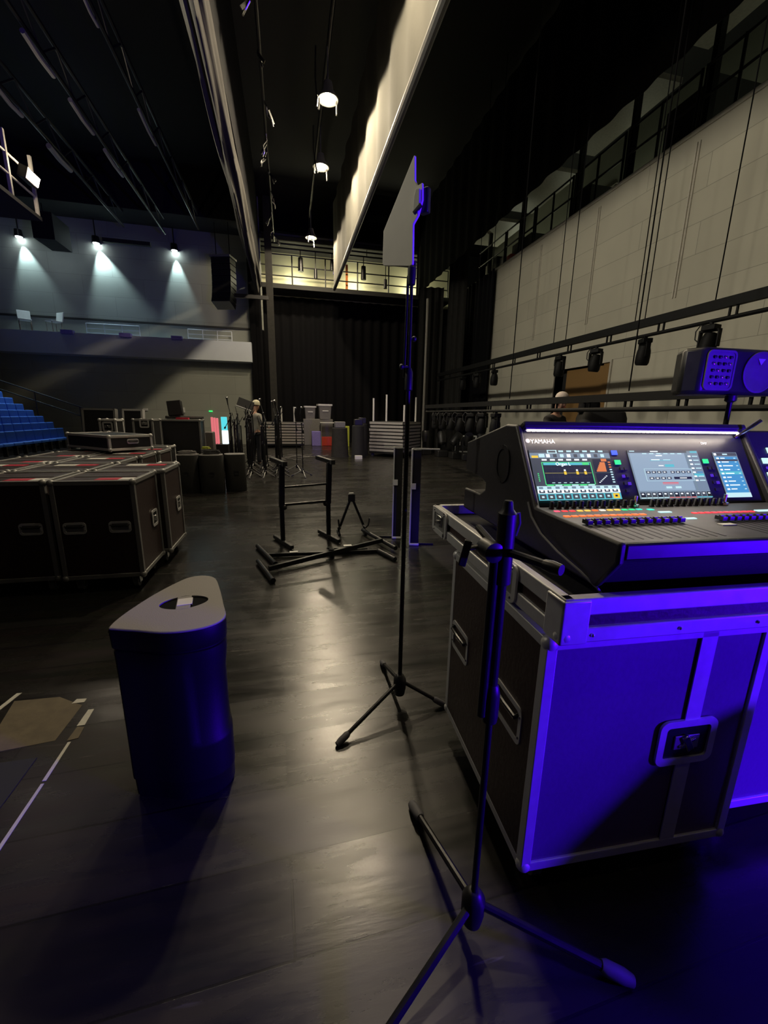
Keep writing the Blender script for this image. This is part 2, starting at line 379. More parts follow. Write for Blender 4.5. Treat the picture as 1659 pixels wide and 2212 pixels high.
# ------------------------------------------------------------------ drapes
def drape(name, label, p0, p1, z0, z1, material, amp=0.05, wave=0.35, group=None, hem=None):
    p0 = Vector(p0); p1 = Vector(p1); L = (p1 - p0).length; d = (p1 - p0).normalized(); nrm = Vector((-d.y, d.x))
    n = max(8, int(L / wave * 8)); f = []; b = []
    for i in range(n + 1):
        s = L * i / n; o = amp * math.sin(2 * PI * s / wave) + 0.4 * amp * math.sin(2 * PI * s / (wave * 2.7) + 1)
        q = p0 + d * s + nrm * o; f.append((q.x, q.y)); q2 = q + nrm * 0.015; b.append((q2.x, q2.y))
    k = len(f); vs = []; 
    for z in (z0, z1): vs += [(x, y, z) for x, y in f] + [(x, y, z) for x, y in b]
    fs = []
    for i in range(k - 1):
        fs += [(i, i + 1, 2 * k + i + 1, 2 * k + i), (k + i + 1, k + i, 3 * k + i, 3 * k + i + 1), (2 * k + i, 2 * k + i + 1, 3 * k + i + 1, 3 * k + i), (i + 1, i, k + i, k + i + 1)]
    fs += [(0, 2 * k, 3 * k, k), (k - 1, 2 * k - 1, 4 * k - 1, 3 * k - 1)]
    o = MB().add(vs, fs).build('cloth' if hem else name, material, None, angle=80)
    if not hem: return tag(o, label, 'curtain', group)
    r = thing(name, label, 'curtain', (0, 0, 0), 0, group); o.parent = r
    MB().tube((*p0, z0 - 0.06), (*p1, z0 - 0.06), hem, n=10).build('hem_pipe', 'alu_dull', r)
    return r
# long border right of the work lights, catching their light in scallops
drape('border_curtain', 'long pale grey border curtain with hem pipe right of the work lights', (2.25, 5.2), (2.25, 20.2), 7.05, 10.2, 'pale_cloth', 0.03, 1.3, hem=0.075)
# dark border left of the work lights
rings = []
for i in range(121):
    y_ = 5.0 + 15.5 * i / 120; ring = []
    for j in range(36):
        a_ = 2 * PI * j / 36; rr_ = 1 + 0.16 * math.sin(7 * a_ + 0.55 * y_) + 0.10 * math.sin(4 * a_ - 0.9 * y_ + 1)
        ring.append((-1.07 + 0.16 * rr_ * math.cos(a_), y_, 7.12 + 0.36 * rr_ * math.sin(a_) + 0.05 * math.sin(y_ * 1.1)))
    rings.append(ring)
tag(MB().loft(rings).build('border_curtain', 'grey_cloth', angle=80), 'long gathered grey border curtain left of the work lights', 'curtain')
tag(MB().box(-1.2, 4.5, 7.62, -0.95, 20.6, 10.9).build('border_curtain', 'black_cloth'), 'black border curtain hanging above the gathered grey one', 'curtain')
drape('border_curtain', 'broad black border curtain with slanting lower edge beside the right gallery', (6.5, 4.0), (6.5, 21.6), 7.35, 10.9, 'black_cloth', 0.03, 0.8)
drape('backdrop_curtain', 'black backdrop curtain filling the opening under the far catwalk', (-1.4, 23.4), (9.0, 23.4), 0, 7.3, 'black_cloth', 0.06, 0.5)
drape('leg_curtain', 'black leg curtain at the left edge of the far opening', (-1.52, 21.5), (-0.98, 21.9), 0, 10.9, 'black_cloth', 0.06, 0.3)
drape('leg_curtain', 'dark leg curtain hanging in the far right corner under the catwalk', (6.0, 19.6), (7.1, 19.3), 0, 7.2, 'dark_cloth', 0.07, 0.32)
drape('leg_curtain', 'narrow dark leg curtain against the beige wall in the far corner', (7.2, 19.0), (7.75, 18.3), 0, 8.6, 'dark_cloth', 0.05, 0.28)
drape('leg_curtain', 'black leg curtain standing in for shade on the far end of the beige wall', (8.35, 16.9), (8.4, 21.2), 0, ZT - 0.05, 'black_cloth', 0.04, 0.4)  # dark sheet also stands in for the shadow at this wall end
tag(MB().tube((6.25, 19.0, 0), (6.25, 19.0, 6.6), 0.055).build('curtain_pole', 'frame_pale'), 'pale upright pole standing in front of the dark far right leg curtain', 'pole')
struct(MB().box(-0.72, 20.9, 0, -0.42, 21.2, 10.6).build('column_1', 'dark_cloth'))
tag(MB().box(-2.0, 20.0, 6.3, -0.6, 20.12, 6.45).build('stage_beam', 'black_metal'), 'short dark beam fixed to the far left column', 'beam')

# ------------------------------------------------------------------ far catwalk
struct(MB().box(-1.2, 22.0, 7.32, 8.5, 23.3, 7.52).build('trim_5', 'gallery_dark'))
struct(MB().box(-1.2, 23.3, 7.3, 9.5, 23.45, 9.6).build('wall_catwalk', 'catwalk_wall'))
struct(MB().box(-0.95, 21.66, 9.25, 9.0, 23.6, 9.4).build('trim_6', 'gallery_dark'))
def railing(label, p0, p1, z, h, posts, group, material='steel_rail', rails=(0.5, 1.0), r=0.025):
    p0 = Vector(p0); p1 = Vector(p1)
    R0 = thing('safety_railing', label, 'railing', (*p0, z), 0, group); D = p1 - p0
    for k in rails: MB().tube((0, 0, h * k), (D.x, D.y, h * k), r, n=8).build('rail', material, R0)
    me = MB().tube((0, 0, 0), (0, 0, h), r * 1.15, n=8).mesh('post', material)
    for i in range(posts):
        f = i / (posts - 1); inst('post', me, R0, (D.x * f, D.y * f, 0))
    return R0
railing('black pipe railing along the lit far catwalk', (-1.1, 22.05), (8.3, 22.05), 7.52, 1.25, 7, 'catwalk railings', rails=(0.28, 0.62, 1.0), r=0.028)
for k, (zz, lab) in enumerate(((8.95, 'lower of the three black pipes above the far catwalk railing'), (9.14, 'middle of the three black pipes above the far catwalk railing'), (9.528, 'thick black beam over the far catwalk'))):
    o = thing('lighting_pipe', lab, 'pipe', (-0.9, 21.8, zz))
    MB().tube((0, 0, 0), (9.3, 0, 0), (0.04, 0.04, 0.13)[k], n=10).build('pipe', 'black_metal', o)
    if k < 2:
        for hx_ in (0.4 + 0.2 * k, 4.9, 9.0 - 0.2 * k): MB().tube((hx_, 0, 0), (hx_, 0, 9.255 - zz), 0.015, n=8).build('hanger', 'black_metal', o)
for k, (xx, zz, s) in enumerate(((0.86, 8.35, 1), (2.33, 8.45, 0.75), (3.85, 8.25, 1), (1.55, 8.0, 0.7), (4.95, 7.85, 0.7))):
    o = thing('stage_lantern', ['black lantern hanging left of the orange strap on the far catwalk', 'small black lantern hanging just left of the orange strap', 'black lantern hanging right of the orange strap on the far catwalk', 'round black lantern low on the far catwalk left of the orange strap', 'round black lantern low on the far catwalk behind the antenna'][k], 'stage light', (xx, 21.8, zz), 0, 'lanterns on the far catwalk')
    MB().tube((0, 0, 0.28 * s), (0, 0, -0.3 * s), 0.11 * s, 0.13 * s).build('body', 'black_metal', o)
    MB().tube((0, 0, 0.25 * s), (0, 0, 8.955 - zz), 0.02).build('hanger', 'black_metal', o)
tag(MB().cbox((2.55, 21.98, 8.22), (0.3, 0.12, 0.22)).build('junction_box', 'violet_plastic'), 'small blue violet box on the far catwalk railing', 'box')
tag(MB().box(3.05, 22.3, 7.52, 3.16, 22.36, 8.7).build('lifting_strap', 'orange_strap'), 'orange lifting strap hanging on the far catwalk', 'strap')
# unseen tubes and point lights added to brighten the catwalk wall
for k, xx in enumerate((0.6, 3.6, 6.6)):
    o = MB().box(xx - 0.6, 23.15, 7.52, xx + 0.6, 23.23, 7.6).build('fill_tube', 'fill_glow')
    tag(o, ['left', 'middle', 'right'][k] + ' unseen tube lamp added along the back of the far catwalk floor', 'lamp', 'added catwalk fill lamps')
    point('catwalk_fill_light', (xx, 22.75, 8.0), 45, (1, 0.95, 0.66), 0.2)

# ------------------------------------------------------------------ right gallery
yy = [5.6, 7.0, 8.6, 10.6, 12.6, 14.6, 16.6, 19.0]
for i in range(7):
    railing(f'black pipe railing panel on the right gallery, {ORD[i]} from the camera', (8.55, yy[i]), (8.55, yy[i + 1] - 0.12), ZT, 1.15, 3, 'right gallery railing panels', rails=(0.5, 0.98), r=0.028)
for i, (y_, h) in enumerate(((7.15, 2.4), (8.45, 2.0), (10.5, 2.2), (12.5, 2.2), (15.6, 2.0), (18.2, 2.0))):
    p = MB().box(8.62, y_ - 0.06, ZT, 8.76, y_ + 0.06, ZT + h)
    tag(p.build('gallery_post', 'black_metal'), f'black steel post rising from the right gallery, {ORD[i]} from the camera', 'post', 'gallery posts')
# soffit panels and dark machinery over the gallery
for i, (y0, y1, z0) in enumerate(((5.0, 7.4, 9.9), (7.9, 9.6, 9.75), (10.2, 13.2, 9.5), (13.8, 16.6, 9.3), (17.0, 19.4, 9.1))):
    tag(MB().box(8.3, y0, z0, 9.6, y1, z0 + 0.12).build('soffit_panel', 'frame_pale'), f'dim pale soffit panel over the right gallery, {ORD[i]} from the camera', 'panel', 'gallery soffit panels')
for i, (y0, y1, z1) in enumerate(((9.0, 10.3, 8.9), (12.9, 13.9, 8.6), (16.2, 17.6, 8.5), (4.2, 6.4, 9.6))):
    tag(MB().box(9.4, y0, ZT, 10.6, y1, z1).build('equipment_cabinet', 'gallery_dark'), ['dark equipment cabinet on the gallery above the wooden door', 'dark equipment cabinet on the middle of the right gallery', 'dark equipment cabinet near the far end of the right gallery', 'large dark equipment cabinet at the near end of the right gallery'][i], 'cabinet', 'gallery cabinets')
for i, y_ in enumerate((8.9, 11.4, 14.9)):
    f = MB(); f.box(11.42, y_ - 0.55, ZT, 11.5, y_ - 0.47, ZT + 2.1); f.box(11.42, y_ + 0.47, ZT, 11.5, y_ + 0.55, ZT + 2.1); f.box(11.42, y_ - 0.55, ZT + 2.05, 11.5, y_ + 0.55, ZT + 2.13)
    f.mi = 1; f.box(11.46, y_ - 0.47, ZT, 11.5, y_ + 0.47, ZT + 2.05)
    struct(f.build(f'door_{i + 2}', ['frame_pale', 'gallery_wall']))
for i, y_ in enumerate((6.5, 9.9, 13.2, 16.5, 19.8)):  # unseen tubes and point lights added to brighten the gallery
    o = MB().box(10.9, y_ - 0.5, ZT, 11.0, y_ + 0.5, ZT + 0.08).build('fill_tube', 'fill_glow')
    tag(o, f'unseen tube lamp added along the back of the right gallery floor, {ORD[i]} from the camera', 'lamp', 'added gallery fill lamps')
    point('gallery_fill_light', (10.8, y_, ZT + 0.25), (9, 11, 12, 17, 26)[i], (0.95, 1.0, 0.72), 0.2)
# coloured clutter on the far end of the gallery
for i, (y_, m_, z_) in enumerate(((16.9, 'red_plastic', 7.9), (17.5, 'frame_pale', 8.0), (18.1, 'black_metal', 8.2), (18.8, 'frame_pale', 8.1))):
    tag(MB().box(8.9, y_ - 0.15, ZT, 9.2, y_ + 0.15, z_).build('gear_box', m_), ['red box on the far end of the gallery', 'first pale box beside the red box on the gallery', 'tall black box on the far end of the gallery', 'last pale box at the very end of the gallery'][i], 'box')

# ------------------------------------------------------------------ hanging battens along the right wall
def batten(label, x, y0, y1, zb, hb, zp, step, off, cable_y, ztop):
    R0 = thing('lighting_batten', label, 'batten', (x, y0, zp))
    L = y1 - y0
    MB().box(-0.04, 0, zb - zp, 0.04, L, zb - zp + hb).build('bar', 'fixture_black', R0)
    MB().tube((0, 0, 0), (0, L, 0), 0.03, n=10).build('pipe', 'fixture_black', R0)
    me = MB().box(-0.012, -0.012, 0, 0.012, 0.012, zb - zp + 0.02).mesh('tie', 'fixture_black')
    y = off
    while y < L: inst('tie', me, R0, (0, y - 0.05, 0)); inst('tie', me, R0, (0, y + 0.05, 0)); y += step
    return R0
batten('upper black lighting batten with hanging lights along the beige wall', 6.0, 3.4, 16.5, 3.09, 0.13, 2.945, 1.15, 0.35, (), 0)
batten('lower black lighting batten just above the mixing desk', 4.2, 2.0, 12.5, 1.775, 0.10, 1.675, 0.75, 0.3, (), 0)
for i, (x, y_, zb) in enumerate(((6.0, 5.19, 3.2), (6.0, 6.41, 3.2), (6.0, 6.62, 3.2), (6.0, 8.52, 3.2), (6.0, 8.95, 3.2), (6.0, 12.3, 3.2), (6.0, 13.2, 3.2), (4.2, 4.57, 1.9), (4.2, 7.5, 1.9))):
    o = MB().tube((x, y_, zb), (x, y_, 10.9), 0.009, n=6).build('steel_cable', 'black_cloth')
    tag(o, (f'thin black suspension cable of the upper batten, {ORD[i]} from the camera' if x == 6.0 else ['thin black suspension cable of the lower batten, nearer one', 'thin black suspension cable of the lower batten, farther one'][i - 7]), 'cable', 'batten suspension cables')
# moving lights
def moving_light(root):
    MB().bar((0, 0, -0.03), (0, 0, 0.06), 0.05, 0.07).build('clamp', 'fixture_black', root)
    MB().box(-0.11, -0.13, -0.13, 0.11, 0.13, -0.03).build('base', 'fixture_black', root, bevel=0.015)
    y = MB(); y.box(-0.05, -0.19, -0.42, 0.05, -0.155, -0.11); y.box(-0.05, 0.155, -0.42, 0.05, 0.19, -0.11); y.box(-0.05, -0.19, -0.15, 0.05, 0.19, -0.11)
    y.build('yoke', 'fixture_black', root, bevel=0.008)
    h = MB(); h.T = T(0, 0, -0.37) @ Matrix.Rotation(0.12, 4, 'X')
    h.lathe([(0.06, 0.21), (0.11, 0.19), (0.145, 0.08), (0.155, -0.04), (0.15, -0.16), (0.125, -0.21), (0.115, -0.2)], 20)
    hd = h.build('head', 'fixture_black', root)
    g = MB(); g.T = T(0, 0, -0.37) @ Matrix.Rotation(0.12, 4, 'X'); g.lathe([(0.112, -0.205), (0.112, -0.215)], 20); g.build('lens', 'lens_glass', hd)
    MB().path([(0, 0.1, -0.06), (0.03, 0.22, 0.0), (0.04, 0.30, -0.10), (0.02, 0.28, -0.25), (0, 0.17, -0.33)], 0.012, 8).build('power_cable', 'rubber', root)
ml = thing('moving_head_light', 'black moving head light on the upper batten, nearest to the camera', 'stage light', (6.0, 5.18, 2.92), 0.2, 'moving lights on the upper batten')
moving_light(ml); ml.scale = (0.72, 0.72, 0.78)
for i, (y_, rz) in enumerate(((6.33, -0.3), (7.5, 0.3), (8.63, 0.1), (11.71, -0.2), (12.86, 0.5), (14.02, 0.0))):
    dup(ml, (6.0, y_, 2.92), rz, f'black moving head light on the upper batten, {ORD[i + 1]} from the camera')
for i, y_ in enumerate((8.0, 8.6, 9.2, 9.8, 10.4, 11.0, 11.6)):
    dup(ml, (4.2, y_, 1.65), 0.4 * i, f'black moving head light on the lower batten, {ORD[i]} from the camera', 'moving lights on the lower batten')

# ------------------------------------------------------------------ work lights and ceiling rig
def work_light(root):
    s = MB(); s.lathe([(0.03, 0.34), (0.10, 0.32), (0.13, 0.16), (0.24, 0.0), (0.25, -0.03), (0.235, -0.03), (0.12, 0.14), (0.03, 0.16)], 24)
    s.build('reflector_shade', 'alu_dull', root)
    MB().ball((0, 0, 0.03), 0.095).build('bulb', 'lamp_glow', root)
    MB().tube((0, 0, 0.33), (0, 0, 1.0), 0.015).build('hanger', 'alu_dull', root)
    MB().path([(-0.28, -0.1, 0.9), (-0.3, -0.12, 0.3), (-0.27, -0.2, -0.15), (-0.3, -0.35, -0.4)], 0.02, 8).build('cable', 'chrome', root)
    c = MB(); c.bar((0.2, 0.02, -0.02), (0.2, -0.02, -0.32), 0.03, 0.05); c.bar((-0.22, 0, -0.02), (-0.22, 0, -0.25), 0.03, 0.05)
    c.build('bracket', 'chrome', root)
wl = thing('work_light', 'bright warm work light hanging nearest, highest in the row', 'lamp', LAMPS[0], 0, 'work lights over the stage')
work_light(wl)
dup(wl, LAMPS[1], 0.4, 'bright warm work light hanging second in the row'); dup(wl, LAMPS[2], 0.9, 'bright warm work light hanging farthest, over the catwalk')
dup(wl, LAMPS[3], 0.2, 'warm work light hanging above the frame, over the keyboard stand'); dup(wl, LAMPS[4], 0.7, 'warm work light hanging above the frame, over the left block of cases'); dup(wl, LAMPS[5], 1.2, 'unseen work light added as fill, overhead behind the photographer')
tag(MB().tube((1.225, -2, 9.84), (1.225, 20.5, 9.84), 0.05).build('lighting_pipe', 'black_metal'), 'black ceiling pipe that carries the row of work lights', 'pipe')
# batten with cable and small clamps, left of the work lights
b0 = thing('cable_batten', 'black ceiling pipe hung with loose glinting hooks left of the work lights', 'batten', (-0.29, 7.0, 8.5))
MB().tube((0, 0, 0.25), (0, 13.5, 0.25), 0.035).build('pipe', 'black_metal', b0)
hk = MB().path([(0, 0, 0.25), (0.05, 0.05, 0.1), (-0.04, 0.1, -0.02), (0.03, 0.18, -0.12), (0.0, 0.22, -0.22)], 0.018, 8).bar((0.05, 0.1, 0.05), (-0.03, 0.25, -0.15), 0.02, 0.06).mesh('hook', 'chrome')
for i in range(11): inst('hook', hk, b0, (0, 1.5 + i * 1.12 + 0.3 * math.sin(i * 5), 0), (0, 0, i * 1.7))
# roof trusses over the seating
for i, (x, z) in enumerate(((-4.6, 8.6), (-3.3, 8.9), (-6.1, 8.7))):
    tr = thing('roof_truss', ['middle of the three dark lattice trusses over the seating', 'dark lattice truss over the seating nearest the grey border curtain', 'dark lattice truss over the seating farthest from the stage'][i], 'truss', (x, 6.0, z), 0, 'roof trusses over the seating')
    for dz, nm in ((0.0, 'lower_chord'), (0.55, 'upper_chord')):
        MB().tube((0, 0, dz), (0, 14.5, dz), 0.045, n=8).build(nm, 'black_metal', tr)
    br = MB().tube((0, 0, 0), (0, 0.7, 0.55), 0.022, n=6).tube((0, 0.7, 0.55), (0, 1.4, 0), 0.022, n=6).mesh('brace', 'steel_rail')
    for k in range(10): inst('brace', br, tr, (0, k * 1.4, 0))
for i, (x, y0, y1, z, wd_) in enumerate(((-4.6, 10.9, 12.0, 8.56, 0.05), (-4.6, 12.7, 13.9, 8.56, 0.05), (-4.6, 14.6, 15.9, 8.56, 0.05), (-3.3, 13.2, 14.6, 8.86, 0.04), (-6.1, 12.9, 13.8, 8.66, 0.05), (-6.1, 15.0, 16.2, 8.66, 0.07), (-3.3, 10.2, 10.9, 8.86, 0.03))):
    o = thing('truss_glint', ['slim pale bar for a glint on the middle roof truss, nearest one', 'slim pale bar for a glint on the middle roof truss, second one', 'slim pale bar for a glint on the middle roof truss, third one', 'slim pale bar for a glint on the truss nearest the grey border curtain, longer one', 'slim pale bar for a glint on the farthest roof truss, nearer one', 'broad pale bar for a glint on the farthest roof truss, farther one', 'short slim bar for a glint on the truss nearest the grey border curtain'][i], 'batten', (x, y0, z), 0, 'pale bars for glints on the roof trusses')
    MB().path([(0, 0, -0.10), (0, (y1 - y0) * 0.5, -0.14), (0, y1 - y0, -0.10)], wd_, 8).build('tube', 'alu_bright', o)  # pale bars stand in for lit stretches of the truss chords
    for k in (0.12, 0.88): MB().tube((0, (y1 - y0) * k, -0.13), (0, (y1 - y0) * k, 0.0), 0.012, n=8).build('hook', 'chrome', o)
# side catwalk with the house flood at upper left
cw = thing('side_catwalk', 'warm lit steel catwalk frame at the upper left, holding the flood lamp', 'catwalk', (-5.42, 11.75, 5.9))
MB().box(-0.9, -5, -0.12, 0.05, 0.6, -0.04).build('deck', 'gallery_dark', cw)
for z in (0.35, 0.75): MB().tube((0.0, -5, z), (0.0, 0.6, z), 0.025, n=8).build('rail', 'frame_pale', cw)
pm = MB().box(-0.03, -0.03, -0.1, 0.03, 0.03, 1.15).mesh('post', 'frame_pale')
for y_ in (-5, -3.5, -2, -0.4, 0.55): inst('post', pm, cw, (0, y_, 0))
for i, p in enumerate(FLOODS):
    o = thing('flood_lamp', ['glowing flood lamp clamped to the upper left catwalk', 'house flood lamp high on the left, outside the frame', 'house flood lamp high on the left, behind the photographer'][i], 'lamp', p, 0)
    h = MB(); h.T = Matrix.Rotation(math.radians(20), 4, 'Y'); h.box(-0.12, -0.24, -0.12, 0.05, 0.24, 0.12); h.build('housing', 'black_metal', o, bevel=0.01)
    g = MB(); g.T = Matrix.Rotation(math.radians(20), 4, 'Y'); g.box(0.05, -0.2, -0.09, 0.07, 0.2, 0.09); g.build('lens', 'flood_glow', o)
for i, p in enumerate(WASH):
    o = thing('wall_washer', ['round cool wall washer lamp over the upper left of the rear wall', 'cool wall washer lamp with a hidden beam beside the dark bulkhead', 'cool wall washer lamp throwing the widest beam down the rear wall', 'cool wall washer lamp nearest to the hanging speaker column', 'cool wall washer lamp highest and farthest left'][i], 'lamp', p, 0, 'wall washer lamps')
    MB().lathe([(0.06, 0.3), (0.13, 0.28), (0.15, 0.02), (0.13, 0.02)], 20).build('housing', 'black_metal', o)
    MB().lathe([(0.001, -0.03), (0.09, -0.02), (0.12, 0.03)], 20, False).ball((0, 0, 0.03), 0.12, sc=(1, 1, 0.6)).build('lens', 'wash_glow', o)
    MB().tube((0, 0, 0.28), (0, 0, 1.9), 0.02).build('hanger', 'black_metal', o)
tag(MB().box(-8.9, 19.6, 7.7, -8.2, 20.9, 8.6).build('ceiling_bulkhead', 'black_matt'), 'dark square bulkhead hanging between the wall washers', 'bulkhead')
tag(MB().box(-7.2, 21.3, 8.35, -5.4, 21.45, 8.5).build('steel_beam', 'gallery_dark'), 'horizontal dark steel beam right of the widest wall beam', 'beam')
# hanging line array
la = thing('speaker_column', 'black curved hanging column of stacked loudspeakers before the rear wall', 'speaker', (-2.45, 20.8, 7.95), math.radians(-18))
z = 0.0; ang = 0.0; yv = 0.0
for i in range(8):
    ang += (0.0, 0.01, 0.02, 0.03, 0.05, 0.07, 0.09, 0.11)[i]
    b = MB(); b.T = Matrix.Translation((0, yv, z)) @ Matrix.Rotation(-ang, 4, 'X'); b.box(-0.42, -0.3, -0.235, 0.42, 0.3, -0.005)
    b.build('cabinet', 'black_plastic', la, bevel=0.02)
    z -= 0.24 * math.cos(ang); yv -= 0.24 * math.sin(ang)
MB().box(-0.45, -0.35, 0.0, 0.45, 0.35, 0.08).build('flying_frame', 'alu_dull', la)
MB().tube((-0.3, 0, 0.05), (-0.3, 0, 2.6), 0.02).tube((0.3, 0, 0.05), (0.3, 0, 2.6), 0.02).build('chain', 'black_metal', la)
# balcony furnishing
for i, (x0, x1) in enumerate(((-8.4, -6.3), (-4.3, -2.4))):
    railing(['pale thin railing on the balcony under the widest wall beam', 'pale thin railing on the balcony toward the stage'][i], (x0, 21.75), (x1, 21.75), 4.72, 0.5, 4, 'balcony railings', 'balcony_paint', (0.25, 0.6, 1.0), 0.018)
for i, x in enumerate((-8.9, -6.7, -4.65)):
    tag(MB().box(x - 0.22, 21.05, 4.64, x + 0.22, 21.3, 4.80).build('aisle_sign', 'violet_plastic'), ['leftmost small blue box on the balcony edge', 'middle small blue box on the balcony edge', 'rightmost small blue box on the balcony edge'][i], 'box', 'blue boxes on the balcony edge')
def balcony_chair(root):
    MB().box(-0.22, -0.22, 0.42, 0.22, 0.22, 0.46).build('seat', 'post_white', root, bevel=0.01)
    b = MB(); b.T = Matrix.Rotation(-0.2, 4, 'X'); b.box(-0.22, 0.12, 0.5, 0.22, 0.16, 0.9); b.build('backrest', 'post_white', root, bevel=0.01)
    for sx in (-0.19, 0.19):
        for sy in (-0.19, 0.19): MB().tube((sx, sy, 0), (sx, sy, 0.43), 0.015).build('leg', 'chrome', root)
bc = thing('balcony_chair', 'pale chair at the far left of the balcony', 'chair', (-10.55, 21.5, 4.72), 0.5, 'pale chairs on the balcony'); balcony_chair(bc)
dup(bc, (-9.5, 21.5, 4.72), -0.6, 'pale chair on the balcony nearer the widest beam')

# ================================================================== road cases
def road_case(name, label, w, d, h, z0, loc, rz, skin='laminate', group=None, edge=0.032, casters=True, handles=(), latches=(), stickers=(), edge_mat='aluminium', corner=0.045):
    """w along local x, d along local y, front face at y = 0, bottom of the shell at z0"""
    R0 = thing(name, label, 'road case', (*loc, 0), rz, group)
    MB().box(0.004, 0.004, z0 + 0.004, w - 0.004, d - 0.004, z0 + h - 0.004).build('body', skin, R0)
    e = MB(); t = edge; o = 0.004
    for y0, y1 in ((-o, t), (d - t, d + o)):
        for z_0, z_1 in ((z0 - o, z0 + t), (z0 + h - t, z0 + h + o)): e.box(0, y0, z_0, w, y1, z_1)
    for x0, x1 in ((-o, t), (w - t, w + o)):
        for z_0, z_1 in ((z0 - o, z0 + t), (z0 + h - t, z0 + h + o)): e.box(x0, 0, z_0, x1, d, z_1)
        for y0, y1 in ((-o, t), (d - t, d + o)): e.box(x0, y0, z0, x1, y1, z0 + h)
    # hollow angle profile: edges are only skin deep
    e.build('edge_trim', edge_mat, R0, bevel=0.003)
    cm = MB().ball((0, 0, 0), corner, 12, 8).mesh('corner', edge_mat)
    for x in (0.012, w - 0.012):
        for y in (0.012, d - 0.012):
            for z in (z0 + 0.012, z0 + h - 0.012): inst('corner', cm, R0, (x, y, z))
    if casters:
        for x in (0.09, w - 0.09):
            for y in (0.09, d - 0.09):
                k = MB(); k.box(x - 0.045, y - 0.045, z0 - 0.012, x + 0.045, y + 0.045, z0)
                k.box(x - 0.03, y - 0.03, 0.04, x - 0.024, y + 0.03, z0).box(x + 0.024, y - 0.03, 0.04, x + 0.03, y + 0.03, z0)
                cs = k.build('caster', 'chrome', R0)
                wm = MB(); wm.T = Matrix.Translation((x, y, 0.05)) @ Matrix.Rotation(PI / 2, 4, 'Y'); wm.lathe([(0.02, -0.02), (0.05, -0.018), (0.05, 0.018), (0.02, 0.02)], 18); wm.build('wheel', 'grey_rubber', cs)
    for f, a, b, hw, hh in handles: recess_handle(R0, f, a, b, hw, hh, w, d)
    for f, a, b in latches: butterfly(R0, f, a, b, 0.16, 0.16, w, d)
    for x0, y0, x1, y1, m_ in stickers:
        MB().box(x0, y0, z0 + h - 0.003, x1, y1, z0 + h + 0.0015).build('case_label', m_, R0)['label'] = {'label_red': 'red case label', 'paper_white': 'white case label'}.get(m_, 'aluminium strip')
    return R0
def face_frame(f, a, b, w, d):
    """matrix whose xy lies in the face (x along it, y up) and z points out"""
    if f == 'front': return frame((a, -0.0, b), (1, 0, 0), (0, 0, 1), (0, -1, 0))
    if f == 'left': return frame((0, a, b), (0, -1, 0), (0, 0, 1), (-1, 0, 0))
    if f == 'right': return frame((w, a, b), (0, 1, 0), (0, 0, 1), (1, 0, 0))
    return frame((a, d, b), (-1, 0, 0), (0, 0, 1), (0, 1, 0))
def rrect(w, h, r, n=5):
    return [(sx * (w / 2 - r) + r * math.cos(a0 + PI / 2 * i / n), sy * (h / 2 - r) + r * math.sin(a0 + PI / 2 * i / n))
            for sx, sy, a0 in ((1, 1, 0), (-1, 1, PI / 2), (-1, -1, PI), (1, -1, 1.5 * PI)) for i in range(n + 1)]
def ring_plate(mb, w, h, bw, r, z0, z1):
    o = rrect(w, h, r); i_ = rrect(w - 2 * bw, h - 2 * bw, max(0.004, r - bw * 0.7)); n = len(o)
    vs = [(x, y, z) for z in (z0, z1) for ring in (o, i_) for x, y in ring]
    fs = []
    for k in range(n):
        m = (k + 1) % n
        fs += [(k, m, 2 * n + m, 2 * n + k), (n + m, n + k, 3 * n + k, 3 * n + m), (2 * n + k, 2 * n + m, 3 * n + m, 3 * n + k), (m, k, n + k, n + m)]
    mb.add(vs, fs)
def recess_handle(R0, f, a, b, hw, hh, w, d):
    F = face_frame(f, a, b, w, d)
    p = MB(); p.T = F; ring_plate(p, hw, hh, 0.018, 0.025, 0, 0.007); ph = p.build('handle_dish', 'aluminium', R0)
    q = MB(); q.T = F; q.prism(rrect(hw - 0.036, hh - 0.036, 0.012), 0.0, 0.002); q.build('dish_back', 'alu_dull', ph)
    g = MB(); g.T = F; y = hh / 2 - 0.028
    g.path([(-hw / 2 + 0.02, y, 0.004), (-hw / 2 + 0.024, y - 0.01, 0.016), (0, y - 0.012, 0.018), (hw / 2 - 0.024, y - 0.01, 0.016), (hw / 2 - 0.02, y, 0.004)], 0.008, 8); g.build('grip', 'black_metal', ph)
    for sx in (-1, 1):
        for sy in (-1, 1):
            k = MB(); k.T = F; k.ball((sx * (hw / 2 - 0.009), sy * (hh / 2 - 0.03), 0.007), 0.005, 8, 4); k.build('rivet', 'chrome', ph)
def butterfly(R0, f, a, b, lw, lh, w, d):
    F = face_frame(f, a, b, w, d)
    p = MB(); p.T = F; ring_plate(p, lw, lh, 0.024, 0.03, 0, 0.008); ph = p.build('latch_dish', 'aluminium', R0)
    q = MB(); q.T = F; q.prism(rrect(lw - 0.045, lh - 0.045, 0.015), 0.0, 0.002); q.build('dish_back', 'black_metal', ph)
    k = MB(); k.T = F; k.box(-0.045, -0.025, 0.003, 0.045, 0.025, 0.007); k.build('strike_plate', 'alu_dull', ph, bevel=0.003)
    k = MB(); k.T = F @ Matrix.Rotation(0.5, 4, 'Z'); k.box(-0.012, -0.03, 0.006, 0.012, 0.03, 0.016); k.box(-0.03, -0.006, 0.006, 0.03, 0.006, 0.014); k.build('turn_key', 'chrome', ph, bevel=0.003)

